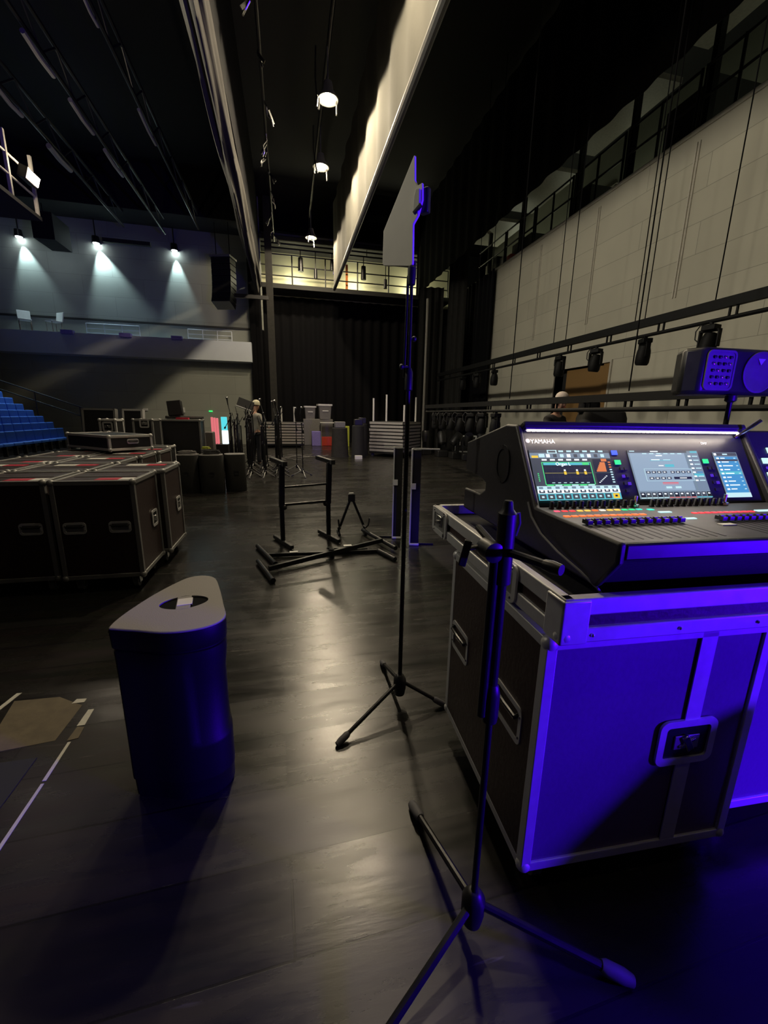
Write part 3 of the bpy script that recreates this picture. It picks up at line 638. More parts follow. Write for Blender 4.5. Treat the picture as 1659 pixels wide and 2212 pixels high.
# ---- mixing desk case (rotated three degrees clockwise)
DK = (0.685, 0.90); DR = math.radians(-3.0)
dc = road_case('desk_case', 'brown flight case with silver edges carrying the mixing desk, lit blue in front', 0.765, 0.77, 0.822, 0.125, DK, DR, skin='laminate_blue_lit',
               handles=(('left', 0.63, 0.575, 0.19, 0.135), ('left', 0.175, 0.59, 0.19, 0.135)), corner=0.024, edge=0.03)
MB().box(0.505, -0.004, 0.155, 0.56, 0.0, 0.47).build('door_strip', 'aluminium', dc); MB().box(0.505, -0.004, 0.63, 0.56, 0.0, 0.94).build('door_strip', 'aluminium', dc)
butterfly(dc, 'front', 0.525, 0.55, 0.21, 0.165, 0.765, 0.77)
MB().box(-0.003, 0.03, 0.15, 0.001, 0.74, 0.94).build('side_panel', 'laminate', dc)  # plain brown over the blue-tinted body on the unlit side
w2 = Vector((math.cos(DR), math.sin(DR))); v2 = Vector((-math.sin(DR), math.cos(DR)))
q = Vector(DK) + w2 * 0.80 + v2 * 0.055
road_case('desk_case', 'second silver edged flight case, cut off by the right picture edge', 0.765, 0.70, 0.782, 0.165, q, DR, skin='laminate_blue_lit', corner=0.024, edge=0.03)
# tray of the desk case on top: two aluminium profiles with a dark gap
tr = thing('desk_tray', 'silver edged shallow tray with butterfly latches under the mixing desk', 'case tray', (*DK, 0), DR)
TW, TV0, TV1, TU0 = 2.02, -0.05, 1.12, 0.0
def rim(z0, z1, o=0.0, t=0.03):
    m = MB(); m.box(TU0 - o, TV0 - o, z0, TW, TV0 + t, z1); m.box(TU0 - o, TV1 - t, z0, TW, TV1 + o, z1)
    m.box(TU0 - o, TV0, z0, TU0 + t, TV1, z1); m.box(TW - t, TV0, z0, TW, TV1, z1); return m
rim(1.045, 1.095).build('upper_rim', 'aluminium', tr, bevel=0.004)
rim(0.968, 1.012, 0.004).build('lower_rim', 'aluminium', tr, bevel=0.004)
rim(1.0, 1.05, -0.008, 0.025).build('side_wall', 'laminate', tr)
MB().box(TU0 + 0.02, TV0 + 0.02, 0.966, TW - 0.02, TV1 - 0.02, 1.045).build('foam_bed', 'tray_foam', tr)
for (x, y) in ((TU0 + 0.0, TV0 + 0.0), (TU0 + 0.0, TV1 - 0.0)):
    k = MB(); k.box(x - 0.006, y - 0.006, 0.965, x + 0.075, y + 0.004, 1.09) if y < 0.5 else k.box(x - 0.006, y - 0.004, 0.965, x + 0.075, y + 0.006, 1.09)
    if y < 0.5: k.box(x - 0.006, y - 0.006, 0.965, x + 0.004, y + 0.075, 1.09)
    else: k.box(x - 0.006, y - 0.075, 0.965, x + 0.004, y + 0.006, 1.09)
    k.build('corner_brace', 'aluminium', tr, bevel=0.004)
    MB().ball((x + 0.015, y + (0.015 if y < 0.5 else -0.015), 0.985), 0.024, 14, 8).build('corner_ball', 'aluminium', tr)
for vv in (0.29, 0.99):
    F = frame((TU0, vv, 1.03), (0, -1, 0), (0, 0, 1), (-1, 0, 0))
    p = MB(); p.T = F; ring_plate(p, 0.21, 0.13, 0.024, 0.028, 0.004, 0.012); ph = p.build('latch_dish', 'aluminium', tr)
    k = MB(); k.T = F; k.prism(rrect(0.165, 0.085, 0.012), 0.0, 0.006); k.build('dish_back', 'alu_dull', ph)
    k = MB(); k.T = F; k.box(-0.04, -0.012, 0.006, 0.04, 0.035, 0.015); k.build('latch_plate', 'chrome', ph, bevel=0.003)
    k = MB(); k.T = F @ Matrix.Rotation(0.2, 4, 'Z'); k.box(-0.025, -0.006, 0.012, 0.025, 0.012, 0.026); k.build('turn_key', 'chrome', ph, bevel=0.003)
    for sx in (-1, 1):
        for sy in (-1, 1):
            k = MB(); k.T = F; k.ball((sx * 0.075, sy * 0.05, 0.012), 0.005, 8, 4); k.build('rivet', 'chrome', ph)
for uu in (0.09, 0.36, 0.62, 0.9):
    MB().ball((TU0 + uu, TV0 - 0.004, 0.99), 0.006, 8, 4).build('rivet', 'chrome', tr)

# ================================================================== mixing desk
DV0, DZ0, DV1, DZ1 = 0.365, 1.243, 0.53, 1.512           # slope of the display panel
SL = math.hypot(DV1 - DV0, DZ1 - DZ0); SA = ((DV1 - DV0) / SL, (DZ1 - DZ0) / SL)
def slope(u, s=0.0, off=0.0):
    """frame on the display slope: x along the desk, y up the slope, z out of it"""
    return frame((u, DV0 + SA[0] * s - SA[1] * off, DZ0 + SA[1] * s + SA[0] * off), (1, 0, 0), (0, SA[0], SA[1]), (0, -SA[1], SA[0]))
PROF = [(-0.062, 1.238), (-0.066, 1.20), (0.0, 1.112), (0.98, 1.112), (0.98, 1.20), (0.80, 1.205), (0.745, 1.235), (0.745, 1.27), (0.80, 1.285), (0.98, 1.30), (0.98, 1.42), (0.60, 1.512), (DV1, DZ1), (DV0 - 0.0, DZ0), (DV0 - 0.012, 1.238)]
UV = lambda u: frame((u, 0, 0), (0, 1, 0), (0, 0, 1), (1, 0, 0))
U0, U1, U2 = 0.115, 1.125, 1.98
md = thing('mixing_desk', 'large black digital mixing desk with three glowing displays on the silver edged tray', 'mixing desk', (*DK, 0), DR)
b = MB(); b.T = UV(0); b.prism(PROF, U0 + 0.02, U1 - 0.01); b.build('body', 'console_shell', md, bevel=0.006)
# rubber feet carry the body on the foam
for uu in (0.3, 0.95):
    for vv in (0.1, 0.85): MB().tube((uu, vv, 1.044), (uu, vv, 1.114), 0.03).build('foot', 'rubber', md)
ck = [(-0.072, 1.25), (-0.072, 1.195), (-0.005, 1.104), (1.0, 1.104), (1.0, 1.205), (0.81, 1.21), (0.755, 1.238), (0.755, 1.267), (0.81, 1.28), (1.0, 1.297), (1.0, 1.43), (0.60, 1.525), (DV1 - 0.012, DZ1 + 0.012), (DV0 - 0.03, DZ0 + 0.008)]
for u_ in (U0, U1 - 0.012):
    c = MB(); c.T = UV(0); c.prism(ck, u_, u_ + 0.022); c.build('side_panel', 'console_shell', md, bevel=0.008)
h = MB(); h.T = frame((U0 - 0.0, 0.60, 1.37), (0, 1, 0), (0, 0, 1), (-1, 0, 0)); ring_plate(h, 0.12, 0.15, 0.016, 0.058, 0, 0.005); hh_ = h.build('side_grip', 'black_plastic', md)
h = MB(); h.T = frame((U0 - 0.0, 0.60, 1.37), (0, 1, 0), (0, 0, 1), (-1, 0, 0)); h.prism(rrect(0.092, 0.122, 0.044), 0, 0.001); h.build('grip_recess', 'fader_slot', hh_)
MB().box(U0 + 0.022, -0.055, 1.236, U1 - 0.012, DV0 - 0.004, 1.2445).build('fader_deck', 'console_deck', md, bevel=0.003)
MB().box(U0 + 0.022, -0.07, 1.20, U1 - 0.012, -0.055, 1.246).build('arm_rest', 'black_plastic', md, bevel=0.006)
pz = MB(); pz.T = slope(0, 0, 0); pz.box(U0 + 0.022, 0.004, 0, U1 - 0.012, SL - 0.004, 0.003); pz.build('display_panel', 'black_plastic', md)
hood = MB(); hood.T = slope(0, SL, 0); hood.box(U0 + 0.02, -0.012, 0.0, U1 - 0.012, 0.012, 0.035); hood.build('hood', 'console_shell', md, bevel=0.006)
lb = MB(); lb.T = slope(0, SL, 0); lb.box(U0 + 0.03, -0.019, 0.012, U1 - 0.05, -0.0125, 0.026); lbo = lb.build('light_bar', 'alu_dull', md)
ld = MB().box(-0.008, -0.0035, -0.004, 0.008, 0, 0.004).mesh('diode', 'led_strip')
for i in range(48):
    o = link('diode', ld, lbo); o.matrix_local = slope(U0 + 0.045 + i * 0.0194, SL - 0.019, 0.019)
al = bpy.data.lights.new('light_bar_glow', 'AREA'); al.shape = 'RECTANGLE'; al.size = 0.90; al.size_y = 0.006; al.energy = 2.0; al.color = (1.0, 0.86, 0.70)
ao = bpy.data.objects.new('light_bar_glow', al); C.objects.link(ao); ao.parent = md
f = slope((U0 + U1) / 2, SL - 0.026, 0.045)
ao.matrix_local = frame(f.translation, (1, 0, 0), (0, SA[1] * 0.94 + SA[0] * 0.34, -SA[0] * 0.94 + SA[1] * 0.34), (0, SA[0] * 0.94 - SA[1] * -0.34, SA[1] * 0.94 - SA[0] * 0.34))
lm = MB(); lm.path([slope(U1 - 0.045, SL - 0.03, 0.004).translation, slope(U1 - 0.03, SL - 0.02, 0.05).translation, slope(U1 - 0.0, SL + 0.0, 0.085).translation], 0.007, 8)
lm.build('lamp_socket', 'chrome', md)
# displays
def display(u0, u1, s0, s1, items, label):
    m = MB(); names = ['ui_black']; m.T = slope(0, 0, 0.003); W = u1 - u0; Hh = s1 - s0
    m.box(u0, s0, 0, u1, s1, 0.002)
    for k, (x0, y0, x1, y1, mn) in enumerate(items):
        if mn not in names: names.append(mn)
        m.mi = names.index(mn); z = 0.0022 + 0.00006 * k
        m.add([(u0 + W * x0, s1 - Hh * y1, z), (u0 + W * x1, s1 - Hh * y1, z), (u0 + W * x1, s1 - Hh * y0, z), (u0 + W * x0, s1 - Hh * y0, z)], [(0, 1, 2, 3)])
    o = m.build('display', names, md); o['label'] = label; return o
I = []
I += [(0, 0, 1, 0.06, 'ui_dark'), (0, 0.06, 1, 0.17, 'ui_slate'), (0.02, 0.115, 0.10, 0.16, 'ui_yellow'), (0.22, 0.0, 0.34, 0.07, 'ui_pale'), (0.235, 0.015, 0.325, 0.055, 'ui_dark'), (0.11, 0.08, 0.18, 0.15, 'ui_pale')]
for k in range(9): I.append((0.20 + k * 0.085, 0.085, 0.245 + k * 0.085, 0.15, ('ui_white', 'ui_dark', 'ui_pale')[k % 3]))
for k in range(6): I.append((0.36 + k * 0.10, 0.01, 0.42 + k * 0.10, 0.045, 'ui_pale'))
I += [(0.0, 0.17, 1, 0.72, 'ui_dark'), (0.12, 0.25, 0.73, 0.70, 'ui_green'), (0.13, 0.262, 0.72, 0.688, 'ui_black'), (0.14, 0.262, 0.71, 0.31, 'ui_teal'), (0.62, 0.262, 0.70, 0.31, 'ui_green'), (0.14, 0.463, 0.71, 0.474, 'ui_olive')]
for k in range(8): I.append((0.16 + k * 0.07, 0.31, 0.1615 + k * 0.07, 0.65, 'ui_dark'))
for k in range(3): I.append((0.14, 0.38 + k * 0.085, 0.71, 0.382 + k * 0.085, 'ui_dark'))
for x in (0.37, 0.52, 0.62): I += [(x, 0.44, x + 0.03, 0.50, 'ui_yellow'), (x + 0.004, 0.40, x + 0.026, 0.43, 'ui_white')]
for k in range(7): I.append((0.20 + k * 0.07, 0.655, 0.235 + k * 0.07, 0.668, 'ui_pale'))
for k in range(6): I.append((0.13 + k * 0.10, 0.192, 0.19 + k * 0.10, 0.222, 'ui_white'))
for k in range(6): I.append((0.13 + k * 0.10, 0.70, 0.21 + k * 0.10, 0.722, 'ui_pale' if k % 2 else 'ui_green'))
for k in range(10): I.append((0.045 + 0.0, 0.30 + k * 0.035, 0.06, 0.32 + k * 0.035, 'ui_green' if k > 4 else 'ui_dark'))
I += [(0.75, 0.20, 0.99, 0.46, 'ui_black'), (0.75, 0.48, 0.99, 0.71, 'ui_black'), (0.86, 0.19, 0.93, 0.245, 'ui_orange')]
for k in range(6): I.append((0.775 + 0.012 * k, 0.42 - 0.032 * k, 0.90, 0.452 - 0.032 * k, 'ui_orange'))
for k in range(6): I.append((0.77 + k * 0.02, 0.66 - k * 0.025, 0.79 + k * 0.02, 0.672 - k * 0.025, 'ui_white'))
for k in range(9): I.append((0.94, 0.25 + k * 0.05, 0.97, 0.275 + k * 0.05, 'ui_orange' if k < 3 else 'ui_pale'))
I += [(0, 0.73, 1, 0.80, 'ui_pale'), (0, 0.80, 1, 0.87, 'ui_white'), (0, 0.875, 1, 1, 'ui_teal')]
for k in range(10):
    I += [(0.015 + k * 0.098, 0.81, 0.085 + k * 0.098, 0.862, 'ui_dark'), (0.035 + k * 0.098, 0.80, 0.065 + k * 0.098, 0.84, 'ui_white'), (0.02 + k * 0.098, 0.745, 0.07 + k * 0.098, 0.785, 'ui_slate'),
          (0.01 + k * 0.098, 0.89, 0.09 + k * 0.098, 0.985, 'ui_yellow' if k == 9 else 'ui_dark'), (0.035 + k * 0.098, 0.92, 0.065 + k * 0.098, 0.955, 'ui_black' if k == 9 else 'ui_pale')]
display(0.150, 0.478, 0.022, 0.222, I, 'display with a black equaliser graph in a green frame')
I2 = [(0, 0, 1, 1, 'ui_slate'), (0, 0, 1, 0.05, 'ui_dark'), (0.02, 0.06, 0.80, 0.84, 'ui_panel'), (0.32, 0.015, 0.43, 0.035, 'ui_white'), (0.03, 0.01, 0.10, 0.03, 'ui_pale')]
for k in range(6): I2.append((0.20 + k * 0.10, 0.06, 0.26 + k * 0.10, 0.08, 'ui_pale'))
I2 += [(0.38, 0.105, 0.47, 0.125, 'ui_white'), (0.28, 0.215, 0.60, 0.225, 'ui_teal'), (0.30, 0.195, 0.42, 0.21, 'ui_white'), (0.47, 0.195, 0.57, 0.21, 'ui_pale'), (0.36, 0.30, 0.47, 0.355, 'ui_panel'), (0.47, 0.30, 0.60, 0.355, 'ui_teal'), (0.38, 0.32, 0.45, 0.335, 'ui_white'),
       (0.16, 0.39, 0.83, 0.645, 'ui_pale'), (0.165, 0.395, 0.825, 0.64, 'ui_panel')]
for k in range(4): I2 += [(0.18 + k * 0.075, 0.44, 0.24 + k * 0.075, 0.49, 'ui_dark'), (0.52 + k * 0.075, 0.44, 0.58 + k * 0.075, 0.49, 'ui_dark'), (0.195 + k * 0.075, 0.455, 0.22 + k * 0.075, 0.475, 'ui_white'), (0.535 + k * 0.075, 0.455, 0.56 + k * 0.075, 0.475, 'ui_white')]
for k in range(4): I2 += [(0.20 + k * 0.08, 0.565, 0.265 + k * 0.08, 0.615, 'ui_dark'), (0.215 + k * 0.08, 0.58, 0.245 + k * 0.08, 0.60, 'ui_white')]
I2 += [(0.54, 0.565, 0.79, 0.615, 'ui_black'), (0.62, 0.582, 0.72, 0.598, 'ui_white'), (0.36, 0.675, 0.58, 0.695, 'ui_red'), (0.36, 0.705, 0.58, 0.715, 'ui_red'), (0.39, 0.76, 0.47, 0.80, 'ui_pale'), (0.52, 0.76, 0.60, 0.80, 'ui_pale'), (0.83, 0.02, 0.99, 0.86, 'ui_slate'), (0.88, 0.02, 0.98, 0.06, 'ui_teal'), (0.84, 0.50, 0.98, 0.57, 'ui_teal')]
for k in range(7): I2 += [(0.83, 0.12 + k * 0.085, 0.87, 0.15 + k * 0.085, 'ui_white'), (0.89, 0.125 + k * 0.085, 0.97, 0.145 + k * 0.085, 'ui_pale' if k != 4 else 'ui_blue')]
for k in range(13): I2 += [(0.01 + k * 0.076, 0.88, 0.075 + k * 0.076, 0.975, 'ui_dark' if k % 3 else 'ui_black'), (0.025 + k * 0.076, 0.90, 0.055 + k * 0.076, 0.925, 'ui_white'), (0.01 + k * 0.076, 0.978, 0.075 + k * 0.076, 0.995, ('ui_pale', 'ui_red', 'ui_teal')[k // 5])]
display(0.558, 0.872, 0.022, 0.222, I2, 'display with grey menu buttons')
I3 = [(0, 0, 1, 1, 'ui_slate'), (0.02, 0.01, 0.98, 0.08, 'ui_dark'), (0.05, 0.02, 0.15, 0.07, 'ui_white'), (0.4, 0.03, 0.6, 0.06, 'ui_pale'), (0.05, 0.10, 0.95, 0.9, 'ui_blue'), (0.05, 0.16, 0.95, 0.20, 'ui_dark'), (0.05, 0.43, 0.95, 0.50, 'ui_teal'), (0, 0.90, 1, 1, 'ui_pale')]
for k in range(9): I3 += [(0.10, 0.12 + k * 0.086, 0.20, 0.155 + k * 0.086, 'ui_white'), (0.26, 0.125 + k * 0.086, 0.26 + 0.18 + 0.28 * ((k * 7) % 5) / 5, 0.145 + k * 0.086, 'ui_white'), (0.8, 0.125 + k * 0.086, 0.88, 0.145 + k * 0.086, 'ui_pale')]
display(0.940, 1.055, 0.022, 0.214, I3, 'narrow display with a blue menu list')
def lettering(text, size, F, material, parent, name='lettering', extrude=0.0005):
    cu = bpy.data.curves.new(name, 'FONT'); cu.body = text; cu.size = size; cu.extrude = extrude
    cu.materials.append(M[material]); tmp = bpy.data.objects.new('tmp', cu); C.objects.link(tmp); bpy.context.view_layer.update()
    me = bpy.data.meshes.new_from_object(tmp.evaluated_get(bpy.context.evaluated_depsgraph_get())); bpy.data.objects.remove(tmp)
    o = link(name, me, parent); o.matrix_local = F; return o
lettering('YAMAHA', 0.024, slope(0.166, 0.250, 0.0035), 'logo_lit', md)
lettering('DM7', 0.014, slope(0.905, 0.250, 0.0035), 'logo_lit', md)
lettering('Organ L', 0.018, slope(0.245, 0.158, 0.0075), 'ui_white', md)
rg = MB(); rg.T = slope(0.155, 0.260, 0.0035); rg.lathe([(0.009, 0), (0.009, 0.0006)], 20); rg.build('emblem', 'alu_dull', md)
# panel keys between the displays
key = {}
def keymesh(m_, w_, h_, t_=0.003):
    k = (m_, w_, h_)
    if k not in key: key[k] = MB().box(-w_ / 2, -h_ / 2, 0, w_ / 2, h_ / 2, t_).mesh('key', m_)
    return key[k]
def deck_f(u, v): return frame((u, v, 1.2445), (1, 0, 0), (0, 1, 0), (0, 0, 1))
def put(name, me, F, parent=None):
    o = link(name, me, parent or md); o.matrix_local = F; return o
for u, s_, m_ in ((0.502, 0.212, 'key_blue'), (0.506, 0.172, 'key_green'), (0.898, 0.176, 'key_green')): put('panel_key', keymesh(m_, 0.024, 0.018), slope(u, s_, 0.003))
for u0 in (0.515, 0.905):
    for k in range(7): put('panel_key', keymesh('key_violet' if k % 3 == 2 else 'fader_slot', 0.012, 0.011), slope(u0 + (k % 2) * 0.017, 0.145 - (k // 2) * 0.03, 0.003))
# encoders, keys and faders
enc = MB().lathe([(0.009, 0), (0.009, 0.004), (0.0075, 0.006), (0.007, 0.024), (0.0055, 0.026)], 16).mesh('encoder_knob', 'black_plastic')
rowc = ['key_pink', 'key_red', 'key_red', 'key_yellow', 'key_yellow', 'key_orange', 'key_white', 'key_yellow', 'key_yellow', 'key_green', 'key_green', 'key_teal']
for i in range(12):
    put('encoder_knob', enc, deck_f(0.178 + i * 0.0285, 0.335)); put('lit_key', keymesh(rowc[i], 0.017, 0.012), deck_f(0.172 + i * 0.0285, 0.292))
    put('encoder_knob', enc, deck_f(0.575 + i * 0.0265, 0.335))
for i in range(11): put('lit_key', keymesh('key_orange', 0.019, 0.013), deck_f(0.163 + i * 0.0275, 0.222))
for i in range(10): put('lit_key', keymesh('key_red', 0.018, 0.012), deck_f(0.640 + i * 0.0255, 0.222))
slot = MB().box(-0.0025, -0.075, 0, 0.0025, 0.065, 0.0006).mesh('fader_slot', 'fader_slot')
capm = MB().box(-0.008, -0.014, 0.004, 0.008, 0.014, 0.016).box(-0.006, -0.004, 0.016, 0.006, 0.004, 0.019).box(-0.002, -0.003, 0, 0.002, 0.003, 0.004).mesh('fader_cap', 'black_plastic')
for j, (us, st) in enumerate(((0.162, 0.0285), (0.628, 0.0265))):
    for i in range(12 if j == 0 else 13):
        sl = put('fader_slot', slot, deck_f(us + i * st, 0.045)); put('fader_cap', capm, Matrix.Translation((0, 0.075, 0)), sl)
for i, (u, v, m_, w_, h_) in enumerate(((0.525, 0.285, 'key_teal', 0.02, 0.014), (0.545, 0.245, 'key_ice', 0.045, 0.012), (0.555, 0.155, 'key_ice', 0.035, 0.012), (0.60, 0.075, 'paper_white', 0.05, 0.02), (0.93, 0.23, 'key_ice', 0.06, 0.016))):
    put('lit_key', keymesh(m_, w_, h_), deck_f(u, v))
for u in (0.505, 0.885): put('stick_encoder', MB().lathe([(0.014, 0), (0.014, 0.01), (0.006, 0.012), (0.006, 0.04)], 16).mesh('stick_encoder', 'chrome'), deck_f(u, 0.335))
# control wing on the right
cs = thing('control_surface', 'black control wing with rows of pale lit keys joined to the mixing desk', 'control surface', (*DK, 0), DR)
b = MB(); b.T = UV(0); b.prism(PROF, U1 + 0.014, U2); b.build('body', 'console_shell', cs, bevel=0.006)
for uu in (1.25, 1.85):
    for vv in (0.1, 0.85): MB().tube((uu, vv, 1.044), (uu, vv, 1.114), 0.03).build('foot', 'rubber', cs)
for r, (s_, n) in enumerate(((0.225, 4), (0.178, 5), (0.115, 5), (0.05, 5))):
    for k in range(n):
        put('lit_key', keymesh('key_ice', 0.034, 0.024), slope(1.19 + k * 0.042 + (0.042 if r == 0 else 0), s_, 0.001), cs)
for k in range(6): put('lit_key', keymesh('key_violet', 0.012, 0.01), slope(1.185 + k * 0.042, 0.147, 0.001), cs)
for k in range(6): put('encoder_knob', enc, deck_f(1.18 + k * 0.045, 0.335), cs)
# grey lead running down the near cheek of the desk
def wpt(u, v, z): p = Vector(DK) + w2 * u + v2 * v; return (p.x, p.y, z)
tag(MB().path([wpt(U0 - 0.006, 0.37, 1.262), wpt(U0 - 0.012, 0.33, 1.22), wpt(U0 - 0.014, 0.26, 1.18), wpt(U0 - 0.012, 0.16, 1.15), wpt(U0 - 0.010, 0.05, 1.13), wpt(U0 + 0.01, -0.005, 1.10), wpt(U0 + 0.05, 0.0, 1.055)], 0.004, 8).build('thin_cable', 'grey_rubber'), 'thin grey cable hanging down the left cheek of the mixing desk', 'cable')

# ================================================================== foreground: litter bin
def closed_spline(pts, n=72):
    k = len(pts); out = []
    for i in range(n):
        f = i * k / n; a = int(f); t = f - a
        p0, p1, p2, p3 = (Vector(pts[(a + j - 1) % k]) for j in range(4))
        q = 0.5 * ((2 * p1) + (p2 - p0) * t + (2 * p0 - 5 * p1 + 4 * p2 - p3) * t * t + (3 * p1 - p0 - 3 * p2 + p3) * t ** 3)
        out.append((q.x, q.y))
    return out
BC = (-0.46, 1.75)
outl = closed_spline([(x - BC[0], y - BC[1]) for x, y in [(-0.672, 1.575), (-0.655, 1.68), (-0.60, 1.84), (-0.535, 1.97), (-0.485, 2.035), (-0.42, 2.045), (-0.365, 2.0), (-0.325, 1.87), (-0.285, 1.70), (-0.262, 1.58), (-0.30, 1.515), (-0.38, 1.488), (-0.47, 1.492), (-0.57, 1.527), (-0.645, 1.552)]])
def bin_ring(sc, z, off=0.0, lo=None):
    r = []
    for x, y in outl:
        a = math.atan2(y, x); k = 1.0
        if lo is not None and -1.35 < a < 0.35: k = 1 - lo
        r.append((x * sc * k, y * sc * k, z))
    return r
bn = thing('litter_bin', 'rounded triangular litter bin with sides painted in shade and lid top painted lit', 'bin', (*BC, 0))
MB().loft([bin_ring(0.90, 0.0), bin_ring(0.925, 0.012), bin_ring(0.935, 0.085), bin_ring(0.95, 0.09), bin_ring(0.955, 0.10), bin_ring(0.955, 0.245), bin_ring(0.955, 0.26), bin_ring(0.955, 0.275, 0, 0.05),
           bin_ring(0.96, 0.55, 0, 0.05), bin_ring(0.965, 0.63), bin_ring(0.97, 0.672), bin_ring(0.945, 0.676), bin_ring(0.945, 0.684)]).build('body', 'bin_shaded_plastic', bn, angle=50)
# lid with an almond shaped mouth bridged by a white tag
NL = len(outl); hole = []
for x, y in outl:
    a = math.atan2(y, x) - 0.15; hole.append((0.094 * math.cos(a), 0.066 * math.sin(a) * (1 - 0.15 * abs(math.cos(a)))))
ca, sa = math.cos(0.15), math.sin(0.15)
hole = [(x * ca - y * sa + 0.012, x * sa + y * ca - 0.008) for x, y in hole]
lid = MB().loft([bin_ring(0.97, 0.684), bin_ring(0.985, 0.69), bin_ring(0.997, 0.757), bin_ring(0.992, 0.763), bin_ring(0.95, 0.7635)]).build('lid', 'bin_shaded_plastic', bn, angle=45)
cap_ = MB().loft([bin_ring(0.93, 0.7640), bin_ring(0.988, 0.7645), bin_ring(0.985, 0.768), bin_ring(0.97, 0.7705), [(x, y, 0.7705) for x, y in hole], [(x, y, 0.7648) for x, y in hole]], False).build('lid_top', 'bin_lit_plastic', lid, angle=8); cap_['label'] = 'lid top painted lighter as lit from above'
mo = MB(); mo.prism([(x, y) for x, y in hole], 0.7637, 0.7643); mo.build('mouth_shade', 'black_cloth', lid)  # black sheet in place of the dark inside the bin
br_ = MB(); br_.T = T(0.012, -0.008, 0.771, 0.15); br_.box(-0.030, -0.066, -0.006, 0.026, 0.064, 0.0); br_.build('mouth_bridge', 'bin_lit_plastic', lid, bevel=0.004)
tg = MB(); tg.T = T(0.012, -0.008, 0.771, 0.15); tg.box(-0.026, -0.030, 0, 0.030, 0.036, 0.0015); tg.box(0.030, -0.026, -0.006, 0.0315, 0.036, 0.0015); tgo = tg.build('white_tag', 'paper_white', lid)
MB().tube((0.170, -0.118, 0.49), (0.171, -0.119, 0.54), 0.006).build('lock', 'chrome', bn)

# ================================================================== stands
def tripod(root, hub_z, feet, hub_r=0.03, leg_r=0.011, foot_l=0.09, mat_='black_metal'):
    MB().lathe([(0.012, hub_z - 0.075), (hub_r * 0.8, hub_z - 0.07), (hub_r, hub_z - 0.03), (hub_r, hub_z + 0.02), (hub_r * 0.6, hub_z + 0.045), (0.013, hub_z + 0.05)], 18).build('hub', 'black_plastic', root)
    for fx, fy in feet:
        d = Vector((fx, fy, leg_r * 1.3)) ; a = Vector((fx, fy, 0)).normalized() * hub_r * 0.7 + Vector((0, 0, hub_z))
        lg = MB().tube(a, d, leg_r, n=10).build('leg', mat_, root)
        u = (d - a).normalized()
        MB().path([d - u * foot_l, d - u * foot_l * 0.85, d - u * 0.02, d + u * 0.006], [leg_r * 1.2, leg_r * 1.65, leg_r * 1.7, leg_r * 1.3], 12).build('rubber_foot', 'grey_rubber', lg)
# nearest tripod stand with folded boom
ns = thing('microphone_stand', 'black tripod microphone stand nearest the camera, before the flight case', 'microphone stand', (0.487, 0.835, 0))
tripod(ns, 0.15, [(-0.047, 0.453), (0.40, -0.19), (-0.385, -0.20)], 0.034, 0.012, 0.085)
MB().tube((0, 0, 0.07), (0, 0, 0.80), 0.0095).build('lower_tube', 'black_metal', ns)
MB().lathe([(0.012, 0.775), (0.019, 0.78), (0.021, 0.80), (0.021, 0.86), (0.016, 0.885), (0.011, 0.89)], 18).build('clutch', 'black_plastic', ns)
MB().tube((0, 0, 0.88), (0, 0, 1.31), 0.013).build('upper_tube', 'black_metal', ns)
MB().tube((-0.024, 0.0, 0.80), (-0.022, 0.0, 1.235), 0.012).build('folded_boom', 'black_metal', ns)
MB().lathe([(0.014, 1.16), (0.021, 1.165), (0.021, 1.335), (0.013, 1.345), (0.011, 1.36), (0.009, 1.365)], 18).build('top_sleeve', 'black_plastic', ns)
sw = MB(); sw.T = Matrix.Translation((-0.032, 0.01, 1.245)) @ Matrix.Rotation(PI / 2, 4, 'X'); sw.lathe([(0.01, -0.03), (0.024, -0.025), (0.026, 0), (0.024, 0.025), (0.01, 0.03)], 18); swo = sw.build('swivel', 'black_plastic', ns)
kb_ = MB(); kb_.tube((-0.032, 0.03, 1.25), (-0.075, 0.03, 1.245), 0.006); kb_.build('clamp_bolt', 'chrome', swo)
MB().bar((-0.078, 0.03, 1.265), (-0.09, 0.035, 1.20), 0.012, 0.018).build('wing_handle', 'black_plastic', swo, bevel=0.003)
MB().path([(0.03, 0.20, 1.245), (-0.01, 0.02, 1.245), (0.05, -0.13, 1.245)], 0.010, 10).build('boom_arm', 'black_metal', ns)
k_ = MB(); k_.T = Matrix.Translation((0.046, -0.12, 1.245)) @ Matrix.Rotation(PI / 2, 4, 'X') @ Matrix.Rotation(0.4, 4, 'Y'); k_.lathe([(0.012, -0.02), (0.0145, 0.0), (0.012, 0.02)], 14); k_.build('boom_knob', 'black_plastic', ns)
MB().path([(0.012, 0, 1.33), (0.03, 0.0, 1.335), (0.034, 0, 1.31), (0.026, 0, 1.28)], 0.003, 6).build('clip_wire', 'grey_rubber', ns)
# stand with the antenna board
an = thing('microphone_stand', 'tall black tripod stand carrying the pale antenna board', 'microphone stand', (0.548, 1.899, 0))
tripod(an, 0.135, [(-0.365, -0.23), (-0.012, 0.385), (0.237, -0.075)], 0.034, 0.010, 0.07)
MB().tube((0, 0, 0.07), (0, 0, 1.70), 0.011).build('lower_tube', 'black_metal', an)
MB().lathe([(0.012, 1.66), (0.018, 1.665), (0.018, 1.74), (0.011, 1.76)], 16).build('clutch', 'black_plastic', an)
MB().tube((0, 0, 1.74), (0, 0, 2.15), 0.0075).build('upper_tube', 'black_metal', an)
MB().tube((-0.02, 0.01, 1.72), (-0.014, 0.008, 2.14), 0.006).build('folded_boom', 'black_metal', an)
for z_, sx in ((1.885, 0.02), (1.765, -0.035)): MB().ball((sx, 0, z_), 0.012, 12, 6).tube((0, 0, z_), (sx, 0, z_), 0.006).build('knob', 'black_plastic', an)
